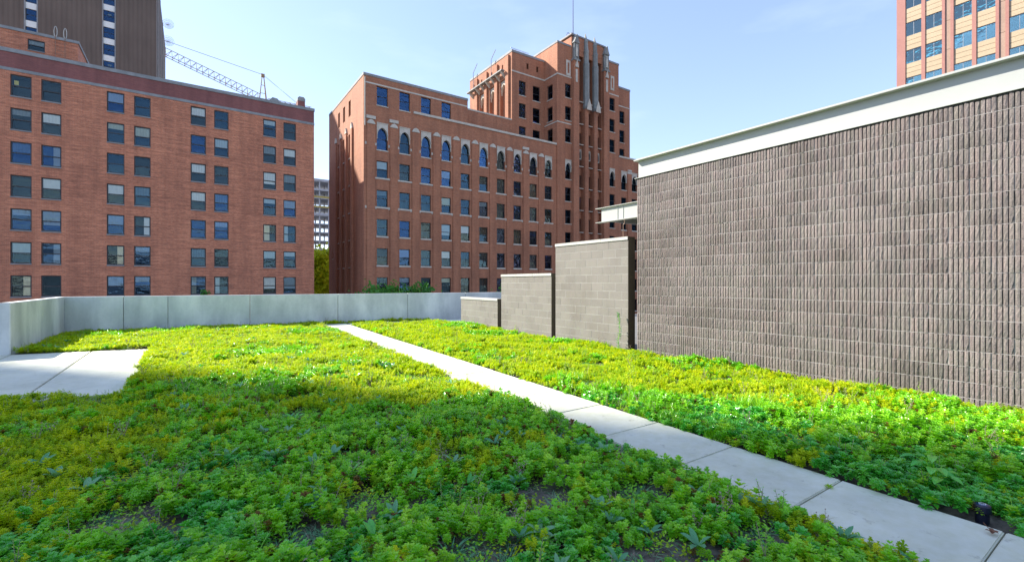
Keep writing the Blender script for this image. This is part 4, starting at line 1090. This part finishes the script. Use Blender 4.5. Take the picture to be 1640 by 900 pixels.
def nz(x, y, f, o=0): return noise.noise(Vector((x * f + o, y * f - o, o * .37)))
def scatter(xr, yr, dens, rr):
    pts = []
    n = int((xr[1] - xr[0]) * (yr[1] - yr[0]) * dens)
    for _ in range(n):
        x = rr.uniform(*xr); y = rr.uniform(*yr)
        if paved(x, y, .035 + .03 * nz(x, y, 3.1, 4)) or y > back_y(x) - .06 or y < -3.5: continue
        if x < -3.26 : continue
        # outside every possible side-step view: skip
        pts.append((x, y))
    return pts
rr = random.Random(5); P_ = []
cand = scatter((-3.3, 3.95), (-.6, 20.2), 190, rr) + scatter((4.2, 8.40), (-1.4, 19.6), 190, rr)
bare_spots = [(2.05, 2.7, .30), (1.35, 2.35, .22), (2.75, 2.35, .22), (1.05, 3.4, .2), (2.3, 1.75, .2), (.55, 3.1, .2), (1.9, 3.7, .18), (2.75, 3.1, .16), (3.0, 1.55, .16), (.15, 4.6, .16), (-.35, 2.95, .16), (5.1, 5.2, .22), (.9, 6.8, .2), (2.0, 8.2, .2), (6.8, 5.6, .2)]
for (x, y) in cand:
    dist = math.hypot(x, y)
    if math.hypot(x - 4.47, y - .72) < .13: continue
    bare = 0
    for bx, by, br in bare_spots:
        q = math.hypot((x - bx) * .8, y - by) / br
        if q < 1.05 + .6 * nz(x, y, 6, 2): bare = max(bare, 1)
    if nz(x, y, 1.9, 31) < -.46: bare = 1
    d_path = min(abs(x - path_left(y)), abs(x - path_right(y)))
    if d_path < .16: bare = 0
    s1, s2, s3 = nz(x, y, .55, 9), nz(x, y, 1.3, 17), nz(x, y, 4.5, 23)
    z = soil_z(x, y) - .005
    far = min(1, max(0, (y - 3.0) / 5)) if x < 4 else min(1, max(0, (x - 4.9) / 2.2 + (y - 3) / 5))
    lime = .24 + .55 * far + .55 * s1 + .35 * s3  # lime rises toward sunlit ground: partly species, partly sunlight put into colour
    deep = .30 - .55 * far - .35 * s2 - .2 * (x > .8 and x < 3.5) + .3 * s3
    sc_ = 1.0 + .35 * s2 + rr.uniform(-.25, .25)
    if bare:
        u = rr.random()
        if u < .38: idx = rr.choice((15, 16))
        elif u < .80: idx = rr.choice((17, 18))
        elif u < .90: idx = rr.choice((5, 20)); sc_ *= .8
        else: continue
        z += .0
    else:
        if deep > .26: idx = rr.choice((8, 9, 10)); 
        elif lime > .55: idx = rr.choice((0, 1, 2, 3)) if rr.random() < .92 else rr.choice((11, 12))
        else: idx = rr.choice((4, 5, 6, 7)) if rr.random() < .9 else rr.choice((11, 0, 1))
        if rr.random() < .012: idx = rr.choice((13, 14))
        if x < 4 and rr.random() < (.02 if y < 5 else .006) * (1 + 1.5 * (x > .5)): idx = rr.choice((22, 23, 24)); sc_ = rr.uniform(.8, 1.3)
        if x > 4.2 and abs(y - 4.3) < 1.7 and x < path_right(y) + .75 and rr.random() < .4: idx = rr.choice((13, 14))
        if math.hypot(x - 5.85, y - 3.15) < .2 and rr.random() < .8: idx = 13; sc_ = 1.5
        if rr.random() < (.03 if d_path > .2 else .07): idx = rr.choice((25, 26, 27))
        if rr.random() < .03: idx = rr.choice((17, 18)); z += .05
        z += .05 * max(0, .5 + s2) * (1 if d_path > .12 else .3)
        if in_plaza(x, y, .3): z += .02
    P_.append((x, y, z, idx, sc_, rr.uniform(0, 6.28), rr.gauss(0, .14), rr.gauss(0, .14)))
# under-layer so that soil shows only where it is bare
for (x, y) in scatter((-3.3, 3.95), (-.6, 20.2), 40, rr) + scatter((4.2, 8.4), (-1.4, 19.6), 40, rr):
    P_.append((x, y, soil_z(x, y), rr.choice((19, 20, 21)), 1.1, rr.uniform(0, 6.28), 0, 0))

def gn_scatter(name, pts, col):
    me = bpy.data.meshes.new(name); me.from_pydata([(p[0], p[1], p[2]) for p in pts], [], [])
    a = me.attributes.new('idx', 'INT', 'POINT'); a.data.foreach_set('value', [p[3] for p in pts])
    a = me.attributes.new('scl', 'FLOAT', 'POINT'); a.data.foreach_set('value', [p[4] for p in pts])
    a = me.attributes.new('rot', 'FLOAT_VECTOR', 'POINT'); a.data.foreach_set('vector', [c for p in pts for c in (p[6], p[7], p[5])])
    o = bpy.data.objects.new(name, me); COL.objects.link(o)
    ng = bpy.data.node_groups.new(name, 'GeometryNodeTree')
    ng.interface.new_socket('Geometry', in_out='INPUT', socket_type='NodeSocketGeometry'); ng.interface.new_socket('Geometry', in_out='OUTPUT', socket_type='NodeSocketGeometry')
    N = ng.nodes; gi = N.new('NodeGroupInput'); go = N.new('NodeGroupOutput')
    ci = N.new('GeometryNodeCollectionInfo'); ci.inputs['Collection'].default_value = col; ci.inputs['Separate Children'].default_value = True; ci.inputs['Reset Children'].default_value = True
    ip = N.new('GeometryNodeInstanceOnPoints'); ip.inputs['Pick Instance'].default_value = True
    def attr(nm, ty):
        n_ = N.new('GeometryNodeInputNamedAttribute'); n_.data_type = ty; n_.inputs[0].default_value = nm
        return [x for x in n_.outputs if x.enabled and x.name == 'Attribute'][0]
    L_ = ng.links.new
    L_(gi.outputs[0], ip.inputs['Points']); L_(ci.outputs[0], ip.inputs['Instance']); L_(attr('idx', 'INT'), ip.inputs['Instance Index'])
    L_(attr('rot', 'FLOAT_VECTOR'), ip.inputs['Rotation']); L_(attr('scl', 'FLOAT'), ip.inputs['Scale']); L_(ip.outputs[0], go.inputs[0])
    md = o.modifiers.new('scatter', 'NODES'); md.node_group = ng; return o
left = [p for p in P_ if p[0] < path_left(p[1]) + .2]; right = [p for p in P_ if p[0] >= path_left(p[1]) + .2]
gc = gn_scatter('ground_cover', left, src_col); tag(gc, 'dense green sedum ground cover on the wide bed left of the path', 'ground cover', kind='stuff')
gc = gn_scatter('ground_cover', right, src_col); tag(gc, 'lime green sedum ground cover between the path and the block walls', 'ground cover', kind='stuff')

# ---------------- single weeds that stand out
def weed(x, y, L, n, mat, label, seed, rise=.8):
    r_ = random.Random(seed); z = soil_z(x, y) + .04
    o = empty('weed', (x, y, z), label, 'weed', 'broad leaved weeds in the bed')
    a0 = r_.uniform(0, 6.28)
    for i in range(n):
        m = MB(); a = a0 + 2.4 * i + r_.uniform(-.3, .3); l_ = L * r_.uniform(.7, 1.15)
        broad_leaf(m, Vector((0, 0, 0)), Vector((math.cos(a), math.sin(a), 0)), l_ * .75, l_ * .26, l_ * rise * r_.uniform(.5, 1.1), l_ * .3)
        m.build('leaf', mat, o, smooth=True)
    return o
for i, (x, y, lb_) in enumerate([(1.62, 1.50, 'broad leaved weed closest to the bottom edge of the view in the near bed'), (2.42, 1.95, 'pale broad leaved weed between the near bare patches and the path'),
        (1.75, 2.25, 'broad leaved weed in the middle of the near bed beside bare soil'), (2.2, 3.05, 'upright weed behind the near bare patches, left of the path'), (.45, 3.35, 'broad leaved weed standing alone in the left part of the near bed')]):
    o = weed(x, y, rnd.uniform(.10, .14), rnd.choice((4, 5, 6)), 'leaf_blue' if i % 3 else 'leaf_green', lb_, 900 + i)
    del o['group']
# pokeweed-like plant right of the path
pk = empty('leafy_weed', (4.78, 1.12, .0), 'leafy weed with large smooth green leaves right of the path near the light', 'weed')
r_ = random.Random(77)
for i, (a, q, z) in enumerate([(2.7, .10, .20), (2.2, .12, .23), (3.3, .13, .19), (1.4, .06, .22), (3.9, .05, .17), (.3, .08, .19), (-.5, .07, .16), (5.0, .04, .13), (4.4, .09, .12), (.9, .13, .15), (2.9, .02, .25), (-1.2, .05, .10), (3.6, .16, .13), (5.6, .1, .12)]):
    m = MB(); st = Vector((math.cos(a) * q * .4, math.sin(a) * q * .4, z - .03)); b = Vector((math.cos(a) * q, math.sin(a) * q, z))
    m.tube((0, 0, 0), tuple(st), .004, 5, .003); m.tube(tuple(st), tuple(b), .003, 4, .002); stem = m.build('stem', 'leaf_green', pk)
    m = MB(); broad_leaf(m, b, Vector((math.cos(a + r_.uniform(-.7, .7)), math.sin(a + r_.uniform(-.7, .7)), 0)), .10, .062, .01, .035, 6); m.build('leaf', 'leaf_deep', pk, smooth=True)
# tall stalk by the tallest honed wall
tw = empty('tall_weed', (8.3, 7.62, 0), 'tall thin weed stalk growing against the near end of the tallest honed block wall', 'weed')
m = MB(); pts = [(0, 0, 0), (.02, .02, .25), (.03, -.03, .5), (.0, -.02, .75), (.02, .03, .9)]; m.path([Vector(p) for p in pts], .006, 5); m.build('stem', 'leaf_green', tw)
m = MB(); r_ = random.Random(4)
for i in range(150):
    t = r_.random() ** .9 * 3.99; k = int(t); p = Vector(pts[k]).lerp(Vector(pts[k + 1]), t - k); a = r_.uniform(0, 6.28); fz = 1 - p.z * .6
    leaf(m, p, Vector((math.cos(a), math.sin(a), r_.uniform(-.2, .6))), .075 * fz + .01, .018)
m.build('foliage', 'leaf_blue', tw)
# sprout and dry leaf on the path joints
sp_ = empty('sprout', (4.11, 1.59, .004), 'tiny green sprout growing in a joint of the concrete path', 'sprout')
m = MB(); r_ = random.Random(8)
for i in range(9):
    a = i * .7 + r_.uniform(-.2, .2); broad_leaf(m, Vector((0, 0, .002)), Vector((math.cos(a), math.sin(a), 0)), r_.uniform(.03, .06), .012, .015, .012, 3)
m.build('leaf', 'leaf_olive', sp_)
dl = empty('dry_leaf', (4.19, .70, .008), 'curled brown dry leaf lying on the joint of the nearest path slab', 'dry leaf')
m = MB()
for i, (a, l_) in enumerate([(.3, .05), (2.0, .035), (3.3, .045), (4.6, .03), (5.5, .04)]): broad_leaf(m, Vector((0, 0, .004)), Vector((math.cos(a), math.sin(a), 0)), l_, .024, .03, .02, 4)
m.tube((0, 0, .01), (.05, .05, .035), .002, 4); m.build('leaf_blade', 'dry_leaf', dl)
# small round garden light
def garden_light(x, y, label):
    gl = empty('garden_light', (x, y, -.022), label, 'light', 'small round path lights')
    def lathe(prof, n=28):
        m = MB(); prev = None
        for r_, z in prof:
            rr_ = [(r_ * math.cos(2 * math.pi * i / n), r_ * math.sin(2 * math.pi * i / n), z) for i in range(n)]
            if prev:
                for i in range(n): m.face([prev[i], prev[(i + 1) % n], rr_[(i + 1) % n], rr_[i]])
            prev = rr_
        return m
    lathe([(.036, -.05), (.036, .035), (.044, .04), (.046, .045), (.046, .085), (.042, .092), (.034, .094)]).build('housing', 'black_plastic', gl, True)
    lathe([(.034, .0935), (.03, .0955), (.0, .0965)]).build('lens', 'blue_lens', gl, True)
    lathe([(.0155, .0968), (.0155, .0985), (.0205, .0985), (.0205, .0962)]).build('ring', 'ring_white', gl)
garden_light(4.50, .80, 'small round dark blue garden light beside the path at the lower right')
garden_light(3.27, .74, 'small dark garden light at the bottom edge of the view, left of the path')
